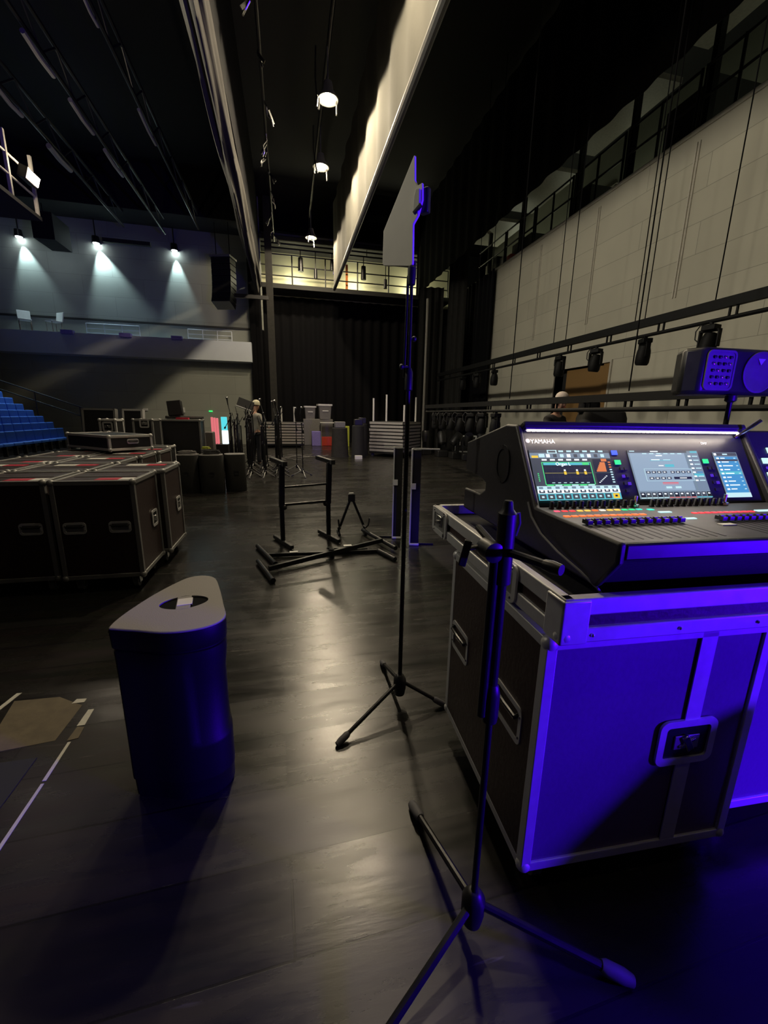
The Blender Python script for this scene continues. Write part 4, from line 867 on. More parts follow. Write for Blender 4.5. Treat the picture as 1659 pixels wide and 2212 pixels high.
MB().lathe([(0.008, 2.10), (0.016, 2.105), (0.019, 2.14), (0.019, 2.17), (0.010, 2.18)], 16).build('top_clamp', 'black_plastic', an)
AF = frame((0, 0, 0), (0.64, -0.77, 0), (0, 0, 1), (-0.77, -0.64, 0))
ab = thing('antenna', 'pale pointed antenna board clamped on the tall black stand', 'antenna', (0.548, 1.899, 0))
p = MB(); p.T = AF; p.prism([(-0.158, 2.215), (-0.150, 2.205), (-0.01, 2.178), (0.004, 2.181), (0.006, 2.19), (0.003, 2.336), (0.027, 2.364), (0.045, 2.415), (0.042, 2.476), (0.018, 2.472), (0.005, 2.496), (0.001, 2.584), (-0.004, 2.584), (-0.155, 2.344)], -0.006, 0.006)
p.build('board', 'antenna_board', ab, bevel=0.002)
p = MB(); p.T = AF; p.box(0.022, 2.372, -0.035, 0.062, 2.466, -0.0065); mb_ = p.build('mount_block', 'black_plastic', ab, bevel=0.006)
p = MB(); p.T = AF; p.prism([(0.006, 2.38), (0.03, 2.362), (0.038, 2.40), (0.036, 2.455), (0.016, 2.458), (0.008, 2.43)], 0.0062, 0.016); p.build('mount_plate', 'post_white', ab, bevel=0.003)
p = MB(); p.T = AF; p.bar((0.012, 2.368, 0.018), (0.045, 2.395, 0.012), 0.014, 0.012); p.build('lever', 'black_plastic', ab, bevel=0.002)
p = MB(); p.T = AF; p.box(-0.018, 2.155, -0.012, 0.012, 2.20, -0.0065); p.build('stand_clip', 'black_plastic', ab)

# ================================================================== left group of road cases
def lcase(lab, x, y, w=0.622, d=0.617, skin='laminate', flip=False, hand=True):
    st = [(0.06, d * 0.47, w - 0.06, d * 0.49, 'alu_dull')]
    st += ([(0.30, 0.07, 0.48, 0.19, 'label_red'), (0.48, 0.07, 0.63 if w > 0.66 else 0.60, 0.19, 'paper_white')] if not flip else [(0.14, 0.42, 0.34, 0.54, 'paper_white'), (0.34, 0.42, 0.52, 0.54, 'label_red')])
    return road_case('road_case', lab, w, d, 0.85, 0.125, (x, y), 0.0, skin, 'brown road cases in the left block', edge_mat='alu_dull', stickers=st, corner=0.03,
                     handles=(('front', 0.14, 0.58, 0.17, 0.10), ('front', 0.48, 0.58, 0.17, 0.10)) if hand else (), latches=(('right', 0.44, 0.55),))
lcase('brown road case at the front right corner of the left block, whole front visible', -1.905, 3.82)
lcase('brown road case behind the front right one of the left block', -1.845, 4.485, flip=True, hand=False)
lcase('brown road case in the front row cut off by the left picture edge', -2.575, 3.85)
lcase('brown road case second in the left column of the block', -2.53, 4.52, flip=True, hand=False)
for i, (x, y) in enumerate(((-2.50, 5.20), (-3.18, 5.23), (-2.47, 5.88), (-3.15, 5.91), (-2.44, 6.56), (-3.12, 6.59), (-3.20, 4.55))):
    lcase(['low brown road case just before the small flat case', 'brown road case left of the one before the small flat case', 'brown road case under the front of the small flat case', 'brown road case left of the one under the small flat case', 'rearmost brown road case under the back of the small flat case', 'rearmost brown road case at the far left of the block', 'brown road case at the left picture edge, second row of the block'][i], x, y, flip=i % 2 == 0, hand=False)
road_case('flat_case', 'small flat black case with silver edges lying on top of the left block', 1.13, 0.6, 0.2, 1.013, (-3.18, 7.06), math.radians(-42.8), 'black_plastic', None, 0.03, False, handles=(('right', 0.32, 1.13, 0.16, 0.07),), edge_mat='aluminium', corner=0.03)
for i, (x, y, w_, d_, h_) in enumerate(((-1.73, 6.05, 0.22, 0.22, 0.86), (-2.42, 7.75, 0.42, 0.36, 0.96), (-2.35, 8.44, 0.17, 0.25, 0.90))):
    road_case('gear_case', ['small worn grey case standing behind the left block', 'low black case with silver edges right of the small flat case', 'narrow black case just left of the coiled cables'][i], w_, d_, h_, 0.0, (x, y), (0.1, -0.1, 0.15)[i], ('laminate_grey', 'black_plastic', 'black_plastic')[i], None, 0.025, False, corner=0.03)

# dark cases with raised lids farther back on the left
def lid_case(lab, x, y, w_, d_, h_, lid_h, tilt, rz, mat_='black_plastic', edge='alu_dull'):
    R0 = road_case('lidded_case', lab, w_, d_, h_, 0.0, (x, y), rz, mat_, 'dark cases with raised lids', 0.03, False, edge_mat=edge, corner=0.03)
    m = MB(); m.T = Matrix.Translation((0, d_ - 0.02, h_ + 0.01)) @ Matrix.Rotation(tilt, 4, 'X'); m.box(0, 0, 0, w_, 0.10, lid_h); lo = m.build('lid', mat_, R0, bevel=0.01)
    m = MB(); m.T = Matrix.Translation((0, d_ - 0.02, h_ + 0.01)) @ Matrix.Rotation(tilt, 4, 'X')
    m.box(-0.004, -0.004, 0, 0.03, 0.104, lid_h).box(w_ - 0.03, -0.004, 0, w_ + 0.004, 0.104, lid_h).box(0, -0.004, lid_h - 0.03, w_, 0.104, lid_h + 0.004); m.build('lid_edge', edge, lo)
    return R0
lid_case('tall dark lidded case leftmost behind the flat case', -3.80, 8.45, 0.58, 0.5, 0.95, 0.62, -0.1, -0.12)
lid_case('narrow dark lidded case between the leftmost lidded case and the long black one', -3.12, 8.62, 0.36, 0.4, 1.12, 0.45, -0.12, -0.1, edge='aluminium')
road_case('upright_case', 'small dark case with bright violet edges right of the leftmost lidded case', 0.26, 0.3, 1.40, 0, (-3.08, 7.95), -0.05, 'black_plastic', None, 0.03, False, latches=(('front', 0.13, 1.28),), edge_mat='aluminium', corner=0.03)
road_case('upright_case', 'dark upright case left of the long black one', 0.34, 0.4, 1.40, 0, (-2.72, 8.40), -0.05, 'black_plastic', None, 0.03, False, latches=(('front', 0.2, 1.33),), edge_mat='alu_dull', corner=0.03)
lid_case('long black lidded case beside the cable topped tubs, lid raised at its middle', -2.46, 9.12, 0.74, 0.5, 1.39, 0.05, 0, 0.03)
MB_ = MB(); MB_.T = T(-2.36, 9.4, 1.46, 0.0) @ Matrix.Rotation(-0.18, 4, 'X') @ Matrix.Rotation(-0.12, 4, 'Y'); MB_.box(0, 0, 0, 0.27, 0.14, 0.30)
sc_ = MB_.build('small_case', 'black_plastic', None, bevel=0.012); tag(sc_, 'small black case leaning upright on the long black lidded case', 'case')
tag(MB().box(-2.18, 9.2, 1.394, -1.95, 9.32, 1.43).build('cloth_pouch', 'label_red'), 'small red pouch on the long black lidded case', 'pouch')
tag(MB().box(-1.98, 10.3, 0, -1.68, 10.6, 1.1).build('brown_box', 'laminate_grey', None, bevel=0.02), 'worn brown box behind the long black lidded case', 'box')

# three dark tubs with coiled cable on top
tubs = []
for i, (x, y, w_) in enumerate(((-1.93, 8.72, 0.215), (-1.48, 8.66, 0.225), (-1.06, 8.80, 0.20))):
    t = MB(); t.loft([[(w_ * k * math.copysign(abs(math.cos(a)) ** 0.6, math.cos(a)), w_ * k * math.copysign(abs(math.sin(a)) ** 0.6, math.sin(a)), z) for a in [2 * PI * j / 40 for j in range(40)]] for k, z in ((0.97, 0), (1, 0.02), (1, 0.71), (0.97, 0.735))])
    o = thing('speaker_cabinet', ['left dark rounded cabinet under the coiled cables', 'middle dark rounded cabinet under the coiled cables', 'right dark rounded cabinet beside the microphone stands'][i], 'speaker', (x, y, 0), 0.1 * i, 'dark rounded cabinets')
    t.build('body', 'dark_carpet', o)
    h = MB(); h.T = frame((0.0, -w_ - 0.001, 0.38), (1, 0, 0), (0, 0, 1), (0, -1, 0)); ring_plate(h, 0.09, 0.08, 0.01, 0.02, -0.01, 0.004); h.build('handle_cup', 'black_plastic', o)
    h = MB(); h.loft([[(w_ * 0.96 * math.copysign(abs(math.cos(a)) ** 0.6, math.cos(a)), w_ * 0.96 * math.copysign(abs(math.sin(a)) ** 0.6, math.sin(a)), z) for a in [2 * PI * j / 40 for j in range(40)]] for z in (0.7355, 0.742)]); h.build('top_plate', 'tub_grey', o)
def coil(lab, x, y, z, r, turns, mat_, wob=0.02, rr=0.008, seed=1):
    rnd = random.Random(seed); pts = []
    for i in range(turns * 16):
        a = 2 * PI * i / 16; q = r * (0.8 + 0.2 * math.sin(i * 0.13)) + rnd.uniform(-wob, wob)
        pts.append((x + q * math.cos(a), y + q * math.sin(a) * 0.9, z + rr + (i / (turns * 16)) * turns * rr * 1.3))
    return tag(MB().path(pts, rr, 7).build('cable_coil', mat_), lab, 'cable coil')
coil('white and grey cable coil on the left dark cabinet', -1.93, 8.75, 0.742, 0.16, 6, 'tub_grey', seed=2)
coil('black cable coil on the middle dark cabinet', -1.48, 8.72, 0.742, 0.17, 7, 'rubber', seed=3)
coil('small lime cable bundle on top of the black cable coil', -1.56, 8.66, 0.842, 0.07, 4, 'lime_plastic', seed=4)

# glowing acrylic panels behind the cabinets
dk_ = tag(MB().box(-2.30, 11.75, 0, -1.555, 12.15, 0.72).build('equipment_chest', 'black_plastic', None, bevel=0.01), 'dark trunk under the glowing pink and cyan panels', 'trunk')
g1 = MB()
for k in range(3): g1.box(-1.97 + k * 0.055, 11.9, 0.72, -1.925 + k * 0.055, 12.0, 1.42 - 0.01 * k)
for k in range(3):
    o = MB().box(-1.975 + k * 0.065, 11.9, 0.72, -1.92 + k * 0.065, 11.96, 1.42 - 0.012 * k).build('tube', 'pink_glow', None, bevel=0.015)
    tag(o, ['leftmost glowing pink tube on the dark trunk', 'middle glowing pink tube on the dark trunk', 'glowing pink tube next to the cyan panel'][k], 'light tube', 'glowing tubes on the dark trunk'); o.name = 'light_tube'
o = thing('glowing_display', 'glowing cyan and white panel on the dark trunk', 'light panel', (-1.64, 11.93, 0.72))
MB().box(-0.08, -0.03, 0.36, 0.07, 0.03, 0.71).build('cyan_half', 'cyan_glow', o, bevel=0.01); MB().box(-0.08, -0.03, 0, 0.08, 0.03, 0.36).build('white_half', 'white_glow', o, bevel=0.01)

# ================================================================== microphone stands in the middle distance
def mic_stand(root, h=1.45, boom=(0.25, 0.2), mic=False):
    tripod(root, 0.16, [((0.30 if mic else 0.22) * math.cos(a), (0.30 if mic else 0.22) * math.sin(a)) for a in (0.3, 0.3 + 2 * PI / 3, 0.3 + 4 * PI / 3)], 0.035, 0.011, 0.07, 'alu_dull')
    MB().tube((0, 0, 0.1), (0, 0, h * 0.62), 0.013 if mic else 0.019).build('lower_tube', 'black_metal', root)
    if not mic: MB().tube((0.04, 0.01, h * 0.3), (0.035, 0, h * 0.95), 0.016).build('folded_tube', 'black_metal', root)
    MB().lathe([(0.014, h * 0.6), (0.022, h * 0.605), (0.022, h * 0.65), (0.012, h * 0.66)], 14).build('clutch', 'black_plastic', root)
    MB().tube((0, 0, h * 0.65), (0, 0, h), 0.009).build('upper_tube', 'black_metal', root)
    bx, bz = boom; e = Vector((bx, 0, h + bz))
    MB().tube((-bx * 0.8, 0, h - bz * 0.8), e, 0.008).build('boom', 'black_metal', root)
    MB().ball((0, 0, h), 0.025, 12, 6).build('swivel', 'black_plastic', root)
    MB().tube((-bx * 0.8, 0, h - bz * 0.8), (-bx * 1.05, 0, h - bz * 1.05), 0.02).build('counterweight', 'black_plastic', root)
    return e
ms = thing('microphone_stand', 'x', 'microphone stand', (-0.88, 10.48, 0), 0, 'microphone stands in the crowded cluster')
e0 = mic_stand(ms, 1.40, (0.10, 0.18)); ms['label'] = 'black boom microphone stand in the crowded cluster beside the dark cabinets'
rnd = random.Random(5)
spots = []
for r_ in range(6):
    for c_ in range(4):
        if (r_, c_) == (0, 1): continue
        spots.append((-1.30 + c_ * 0.36 + rnd.uniform(-0.03, 0.03) - 0.06 * (r_ % 2), 10.44 + r_ * 0.38 + rnd.uniform(-0.03, 0.03)))
heads = []
for i, (x, y) in enumerate(spots):
    m2 = dup(ms, (x, y, 0), rnd.choice((0, 1, 2)) * 2 * PI / 3); k = rnd.uniform(0.88, 1.14); m2.scale = (1, 1, k); heads.append((m2, k))
pm_ = thing('microphone_stand', 'x', 'microphone stand', (0.22, 11.57, 0), 0.6)
e1 = mic_stand(pm_, 1.32, (-0.03, 0.22), True); pm_['label'] = 'lone microphone stand right of the cluster, the farther of the two apart'
pn_ = dup(pm_, (0.34, 10.51, 0), 0.4, 'lone microphone stand right of the cluster, the nearer of the two apart')
def microphone(lab, loc, tilt, rz, group=None):
    o = thing('microphone', lab, 'microphone', loc, rz, group)
    b = MB(); b.T = Matrix.Rotation(tilt, 4, 'Y'); b.lathe([(0.012, 0), (0.016, 0.09), (0.02, 0.13), (0.022, 0.14)], 14); b.build('handle', 'black_metal', o)
    b = MB(); b.T = Matrix.Rotation(tilt, 4, 'Y'); b.ball((0, 0, 0.165), 0.03, 12, 8); b.build('grille', 'chrome', o)
    return o
mic0 = microphone('silver headed microphone on the farther lone stand', (0.20, 11.55, 1.54), 0.25, 0.6)
dup(mic0, (0.34 + e1.x * math.cos(0.4), 10.51 + e1.x * math.sin(0.4), e1.z - 0.005), 0.3, 'silver headed microphone on the nearer lone stand')
mic0.location = (0.22 + e1.x * math.cos(0.6), 11.57 + e1.x * math.sin(0.6), e1.z - 0.005)
for n_, (i, lab) in enumerate(((2, 'silver headed microphone at the right edge of the stand cluster, front row'), (6, 'silver headed microphone at the right edge of the stand cluster, second row'), (0, 'silver headed microphone at the left edge of the stand cluster'), (9, 'silver headed microphone in the middle of the stand cluster'), (22, 'silver headed microphone at the rear right of the stand cluster'))):
    m2, k = heads[i]; a_ = m2.rotation_euler.z
    dup(mic0, (m2.location.x + e0.x * math.cos(a_), m2.location.y + e0.x * math.sin(a_), e0.z * k - 0.01), a_, lab)
mst = thing('music_stand', 'black tilted music desk with pale lower lip among the microphone stands', 'music stand', (-1.16, 12.75, 0), 0.0)
tripod(mst, 0.16, [(0.25 * math.cos(a), 0.25 * math.sin(a)) for a in (0.9, 0.9 + 2 * PI / 3, 0.9 + 4 * PI / 3)], 0.03, 0.011, 0.06)
MB().tube((0, 0, 0.1), (0, 0, 1.72), 0.015).build('pole', 'black_metal', mst)
b = MB(); b.T = Matrix.Translation((0, -0.02, 1.76)) @ Matrix.Rotation(0.35, 4, 'Y') @ Matrix.Rotation(-0.3, 4, 'X'); b.box(-0.22, -0.01, -0.10, 0.22, 0.01, 0.16); dk2 = b.build('desk', 'black_matt', mst)
b = MB(); b.T = Matrix.Translation((0, -0.02, 1.76)) @ Matrix.Rotation(0.35, 4, 'Y') @ Matrix.Rotation(-0.3, 4, 'X'); b.box(-0.22, -0.06, -0.115, 0.22, 0.01, -0.10); b.build('lip', 'post_white', dk2)

# ================================================================== keyboard stands, guitar stand
ks = thing('keyboard_stand', 'upright black keyboard stand with two arms and two cross bars', 'keyboard stand', (0, 0, 0))
L0, L1 = Vector((-0.10, 4.93, 0.02)), Vector((0.465, 5.08, 0.02)); ax = (L1 - L0).normalized(); fw = Vector((0.22, -0.52, 0)).normalized()
for k, P in enumerate((L0, L1)):
    MB().bar(P - fw * 0.27 + Vector((0, 0, 0.015)), P + fw * 0.27 + Vector((0, 0, 0.015)), 0.045, 0.045).build('foot_bar', 'black_metal', ks, bevel=0.006)
    MB().bar(P + Vector((0, 0, 0.035)), P + Vector((0.0, 0, 0.52)), 0.038, 0.05, ax).build('lower_upright', 'black_metal', ks, bevel=0.005)
    MB().bar(P + Vector((0, 0, 0.44)), P + Vector((0.02, 0, 0.955)), 0.05, 0.062, ax).build('upper_upright', 'black_metal', ks, bevel=0.006)
    a_ = MB().bar(P + Vector((0.02, 0, 0.965)) + fw * 0.07, P + Vector((0.02, 0, 0.985)) - fw * 0.33, 0.05, 0.05).build('arm', 'black_metal', ks, bevel=0.006)
    MB().bar(P + Vector((0.02, 0, 0.965)) + fw * 0.065, P + Vector((0.02, 0, 0.965)) + fw * 0.10, 0.058, 0.058).build('end_cap', 'rubber', a_, bevel=0.006)
    MB().ball((P.x + (0.03 if k == 0 else -0.03), P.y, 0.46), 0.035, 12, 6).build('clamp_knob', 'black_plastic', ks)
MB().tube(L0 + Vector((0, 0, 0.68)), L1 + Vector((0, 0, 0.69)), 0.014).build('cross_bar', 'black_metal', ks); MB().tube(L0 + Vector((0, 0, 0.47)), L1 + Vector((0, 0, 0.47)), 0.018).build('cross_bar', 'black_metal', ks)
xs = thing('keyboard_stand', 'folded black keyboard stand lying flat on the floor', 'keyboard stand', (0, 0, 0))
MB().bar((-0.23, 4.0, 0.05), (1.07, 4.66, 0.075), 0.035, 0.05).build('rail', 'black_metal', xs, bevel=0.005); MB().bar((-0.26, 4.47, 0.03), (1.0, 4.42, 0.022), 0.035, 0.04).build('rail', 'black_metal', xs, bevel=0.005)
MB().bar((0.40, 4.62, 0.03), (0.86, 4.50, 0.022), 0.05, 0.016).build('ratchet_plate', 'black_metal', xs); MB().tube((0.43, 4.36, 0.0), (0.43, 4.36, 0.10), 0.03).build('pivot', 'black_plastic', xs)
for p0, p1 in (((-0.39, 4.83, 0.028), (-0.17, 4.18, 0.028)), ((-0.35, 4.30, 0.028), (-0.18, 3.73, 0.028)), ((0.93, 5.22, 0.055), (1.17, 4.39, 0.055)), ((0.97, 4.42, 0.028), (1.09, 4.10, 0.028))):
    MB().tube(p0, p1, 0.026).build('foot_bar', 'black_metal', xs)
for p in ((0.02, 4.47, 0.052), (0.62, 4.45, 0.10)): MB().cbox(p, (0.09, 0.05, 0.005)).build('white_sticker', 'paper_white', xs)
gs = thing('guitar_stand', 'small folding guitar stand shaped like a letter A', 'guitar stand', (0.79, 5.30, 0))
MB().bar((0, 0, 0.50), (-0.17, -0.02, 0.06), 0.028, 0.03).build('leg', 'black_metal', gs, bevel=0.004); MB().bar((0, 0, 0.50), (0.18, 0.02, 0.06), 0.028, 0.03).build('leg', 'black_metal', gs, bevel=0.004)
MB().prism([(-0.05, -0.03), (0.05, -0.03), (0.035, 0.03), (-0.035, 0.03)], 0.43, 0.535).build('hinge', 'black_plastic', gs, bevel=0.008); MB().box(-0.03, -0.02, 0.535, 0.03, 0.02, 0.545).build('hinge_cap', 'alu_dull', gs)
for sx in (-1, 1):
    MB().path([(sx * 0.16, -0.02, 0.10), (sx * 0.17, -0.16, 0.11), (sx * 0.19, -0.22, 0.16), (sx * 0.20, -0.22, 0.25)], 0.011, 8).build('support_arm', 'rubber', gs)
    MB().bar((sx * 0.175, 0.10, 0.015), (sx * 0.175, -0.14, 0.015), 0.03, 0.03).build('foot_bar', 'black_metal', gs, bevel=0.004)
    MB().bar((sx * 0.172, -0.01, 0.02), (sx * 0.172, -0.01, 0.09), 0.03, 0.03).build('foot_post', 'black_metal', gs)
# two slim uprights with pale edges (folding trestle)
for i, (x, y, h, lab) in enumerate(((1.33, 4.97, 1.16, 'left slim black upright with a pale edge behind the antenna stand'), (1.47, 4.66, 1.165, 'right slim black upright with a pale edge, bar reaching right from its top'))):
    o = thing('folding_trestle', lab, 'trestle', (x, y, 0), -0.25, 'slim black uprights with pale edges')
    MB().box(-0.045, -0.05, 0.03, 0.055, 0.05, h).build('upright', 'black_plastic', o, bevel=0.006)
    MB().box(-0.06, -0.055, 0.02, -0.045, 0.02, h + 0.01).build('edge_strip', 'post_white', o)
    MB().box(-0.06, -0.06, 0.0, 0.06, 0.06, 0.03).build('foot_plate', 'post_white', o, bevel=0.01)
    MB().bar((-0.25 if i == 0 else 0.0, 0.0, 0.012), (0.0 if i == 0 else 0.24, 0.0, 0.012), 0.02, 0.02).build('foot_bar', 'black_metal', o)
    MB().bar((-0.18 if i == 0 else -0.05, 0, h + 0.008), (0.05 if i == 0 else 0.27, 0, h + 0.008), 0.02, 0.016).build('top_bar', 'post_white', o)
    MB().box(-0.062, -0.058, 0.70, 0.0, -0.05, 0.77).build('paper_tag', 'paper_white', o)

# ================================================================== stage decks
def deck(root, w_, d_):
    MB().box(0, 0, 0.085, w_, d_, 0.10).build('deck_top', 'black_matt', root)
    f = MB(); f.box(0, 0, 0.0, w_, 0.03, 0.085); f.box(0, d_ - 0.03, 0, w_, d_, 0.085); f.box(0, 0, 0, 0.03, d_, 0.085); f.box(w_ - 0.03, 0, 0, w_, d_, 0.085); f.build('frame', 'alu_bright', root)
def stack(x, y, rz, n, w_, d_, z0, pitch, side, dolly):
    D0 = thing('deck_dolly', f'low black dolly under the {side} stack of stage decks', 'dolly', (x, y, 0), rz)
    MB().box(0, 0, 0.12, w_, d_, z0 - 0.001).build('platform', 'black_metal', D0)
    for a in (0.1, w_ - 0.1):
        for b in (0.1, d_ - 0.1): MB().tube((a, b - 0.03, 0.06), (a, b + 0.03, 0.06), 0.06).build('wheel', 'grey_rubber', D0)
    first = None
    for i in range(n):
        lab = f'silver edged stage deck, {ORD[n - 1 - i]} from the top of the {side} stack' if i < n - 1 else f'topmost silver edged stage deck of the {side} stack'
        if first is None:
            first = thing('stage_deck', lab, 'stage deck', (x, y, z0), rz, f'stage decks in the {side} stack'); deck(first, w_, d_)
        else:
            dup(first, (x + 0.012 * math.sin(i * 3), y, z0 + i * pitch), rz, lab)
    return z0 + (n - 1) * pitch + 0.10
zt = stack(3.04, 15.75, math.radians(-37.4), 9, 1.4, 1.9, 0.20, 0.127, 'nearer', 1)
stack(-1.25, 19.75, 0.04, 8, 2.0, 1.0, 0.18, 0.127, 'far left', 1)
for i, (x, y, h) in enumerate(((3.22, 15.85, 0.85), (3.75, 15.95, 1.0), (4.35, 15.55, 0.62), (5.05, 16.35, 0.95))):
    tag(MB().tube((x, y, zt), (x, y, zt + h), 0.035).build('support_post', 'post_white'), ['leftmost pale post standing on the nearer deck stack', 'tallest pale post standing on the nearer deck stack', 'short pale post in the middle of the nearer deck stack', 'rightmost pale post standing on the nearer deck stack'][i], 'post', 'pale posts on the deck stacks')
for i, x in enumerate((-0.25, 0.32)):
    tag(MB().tube((x, 20.1, 0.18 + 7 * 0.127 + 0.10), (x, 20.1, 1.85), 0.035).build('support_post', 'post_white'), ['left pale post standing on the far left deck stack', 'right pale post standing on the far left deck stack'][i], 'post', 'pale posts on the deck stacks')

# far table with tubs and what stands under it
tb = thing('folding_table', 'narrow pale folding table at the far end with grey tubs behind', 'table', (1.3, 20.9, 0))
MB().box(0.25, -0.3, 1.12, 1.2, 0.3, 1.16).build('table_top', 'post_white', tb)
for x in (0.3, 1.15):
    for y in (-0.26, 0.26): MB().tube((x, y, 0), (x, y, 1.12), 0.02).build('leg', 'alu_dull', tb)
def tub(lab, x, y, z0, s, m_='tub_grey'):
    o = thing('storage_tub', lab, 'tub', (x, y, z0), 0.1)
    MB().loft([[(px * k, py * k, z) for px, py in rrect(0.62 * s, 0.5 * s, 0.06)] for k, z in ((0.85, 0), (1.0, 0.62 * s))]).build('body', m_, o)
    MB().prism(rrect(0.70 * s, 0.56 * s, 0.06), 0.62 * s, 0.70 * s).build('lid', 'post_white', o); MB().box(-0.14 * s, -0.27 * s, 0.36 * s, 0.14 * s, -0.24 * s, 0.41 * s).build('handle', 'post_white', o)
rk = tag(MB().box(0.78, 21.4, 0, 2.25, 22.0, 1.30).build('equipment_chest', 'tub_grey', None, bevel=0.02), 'tall grey trunk behind the narrow pale table', 'trunk')
tub('grey storage tub with pale lid on the tall trunk, right one', 1.85, 21.6, 1.30, 1.05); tub('grey storage tub with pale lid on the tall trunk, left one', 1.12, 21.75, 1.30, 0.9)
tag(MB().box(1.62, 20.95, 0, 2.15, 21.2, 0.45).build('plastic_crate', 'red_plastic', None, bevel=0.02), 'red crate under the narrow pale table', 'crate'); tag(MB().box(1.15, 20.9, 0.0, 1.6, 21.1, 0.72).build('plastic_crate', 'violet_plastic', None, bevel=0.02), 'violet crate left of the red crate under the table', 'crate')
tag(MB().box(2.75, 20.4, 0, 2.95, 20.6, 1.0).build('plastic_crate', 'lime_plastic', None, bevel=0.02), 'lime green slim crate right of the narrow pale table', 'crate')
for i, (x, y, r_, h) in enumerate(((1.88, 15.5, 0.32, 1.05), (2.52, 15.2, 0.25, 1.15), (2.80, 16.0, 0.24, 1.2))):
    o = thing('covered_drum', ['left dark covered drum with clear bag on top', 'middle black covered drum with pale rim', 'black covered drum touching the nearer deck stack'][i], 'drum', (x, y, 0), 0, 'dark covered drums')
    MB().lathe([(r_ * 1.05, 0), (r_, 0.1), (r_ * 0.88, h), (r_ * 0.8, h + 0.02)], 20).build('cover', 'dark_cloth' if i == 0 else 'black_matt', o)
    MB().box(-r_ * 0.6, -r_ * 0.5, h + 0.02, r_ * 0.6, r_ * 0.5, h + 0.24).build('top_box', 'tub_grey' if i == 0 else 'black_plastic', o, bevel=0.02)
tag(MB().cbox((2.45, 14.7, 0.06), (0.25, 0.15, 0.12)).build('paper_scrap', 'paper_white'), 'white scrap lying on the floor before the covered drums', 'scrap')
# loose cables on the floor by the far left stack
rnd = random.Random(11); m = MB()
for k in range(14):
    x, y = rnd.uniform(-1.0, 0.6), rnd.uniform(14.2, 15.6); pts = []; a = rnd.uniform(0, 6)
    for i in range(9): pts.append((x, y, 0.015 + 0.012 * (i % 3))); a += rnd.uniform(-0.9, 0.9); x += 0.14 * math.cos(a); y += 0.14 * math.sin(a)
    m.path(pts, 0.013, 6)
stuff(tag(m.build('loose_cables', 'tub_grey'), 'tangle of loose cables on the floor before the far left stack', 'cables'))
# dark equipment behind the desk on the right
fx = thing('frame_case', 'open black case with white frame standing on the far floor right of the decks', 'case', (8.0, 19.3, 0), -0.5)
bpy.data.objects.remove(fx)
fx = thing('open_rack', 'open black rack with white frame on the floor right of the decks', 'rack', (6.9, 16.6, 0), -0.35)
MB().box(0.04, 0.05, 0.1, 0.86, 0.6, 0.72).build('body', 'black_plastic', fx)
f = MB(); ring = [(0, 0.07), (0.9, 0.07), (0.9, 0.77), (0, 0.77)]
f.T = frame((0.45, 0.0, 0.42), (1, 0, 0), (0, 0, 1), (0, -1, 0)); ring_plate(f, 0.92, 0.72, 0.06, 0.03, -0.04, 0.02); f.build('front_frame', 'post_white', fx)
for x in (0.16, 0.74): MB().box(x - 0.08, -0.01, 0.36, x + 0.08, 0.04, 0.5).build('clasp', 'post_white', fx)
for x in (0.1, 0.8): MB().tube((x, 0.2, 0.05), (x, 0.3, 0.05), 0.05).build('wheel', 'rubber', fx)
tag(MB().cbox((7.6, 16.3, 0.815), (0.3, 0.2, 0.08)).build('yellow_tag', 'ui_yellow'), 'yellow tag lying on the white framed rack', 'tag'); bpy.data.objects.remove(C.objects['yellow_tag'])
rnd = random.Random(21)
for i in range(12):
    x, y = 5.3 + 0.28 * i + rnd.uniform(-0.1, 0.1), 13.6 - 0.62 * i + 3.2 + rnd.uniform(-0.3, 0.3)
    if x > 8.0: break
    o = thing('floor_light', f'dark stage lamp standing on the floor under the beige wall, {ORD[i]} from the deck stacks', 'stage light', (x, y, 0), rnd.uniform(0, 6), 'dark stage lamps on the floor')
    MB().box(-0.2, -0.2, 0, 0.2, 0.2, 0.24).build('base', 'black_plastic', o, bevel=0.02)
    yk = MB(); yk.box(-0.21, -0.05, 0.2, -0.17, 0.05, 0.75); yk.box(0.17, -0.05, 0.2, 0.21, 0.05, 0.75); yk.box(-0.2, -0.05, 0.24, 0.2, 0.05, 0.28); yk.build('yoke', 'black_plastic', o)
    hd = MB(); hd.T = Matrix.Translation((0, 0, 0.72)) @ Matrix.Rotation(rnd.uniform(-1.2, 1.2), 4, 'X'); hd.lathe([(0.08, -0.26), (0.15, -0.2), (0.17, 0), (0.16, 0.2), (0.13, 0.25)], 18); h_ = hd.build('head', 'black_plastic', o)
    hd.v = []; hd.f = []; hd.m = []; hd.lathe([(0.128, 0.25), (0.128, 0.258)], 18); hd.build('lens', 'lens_glass', h_)

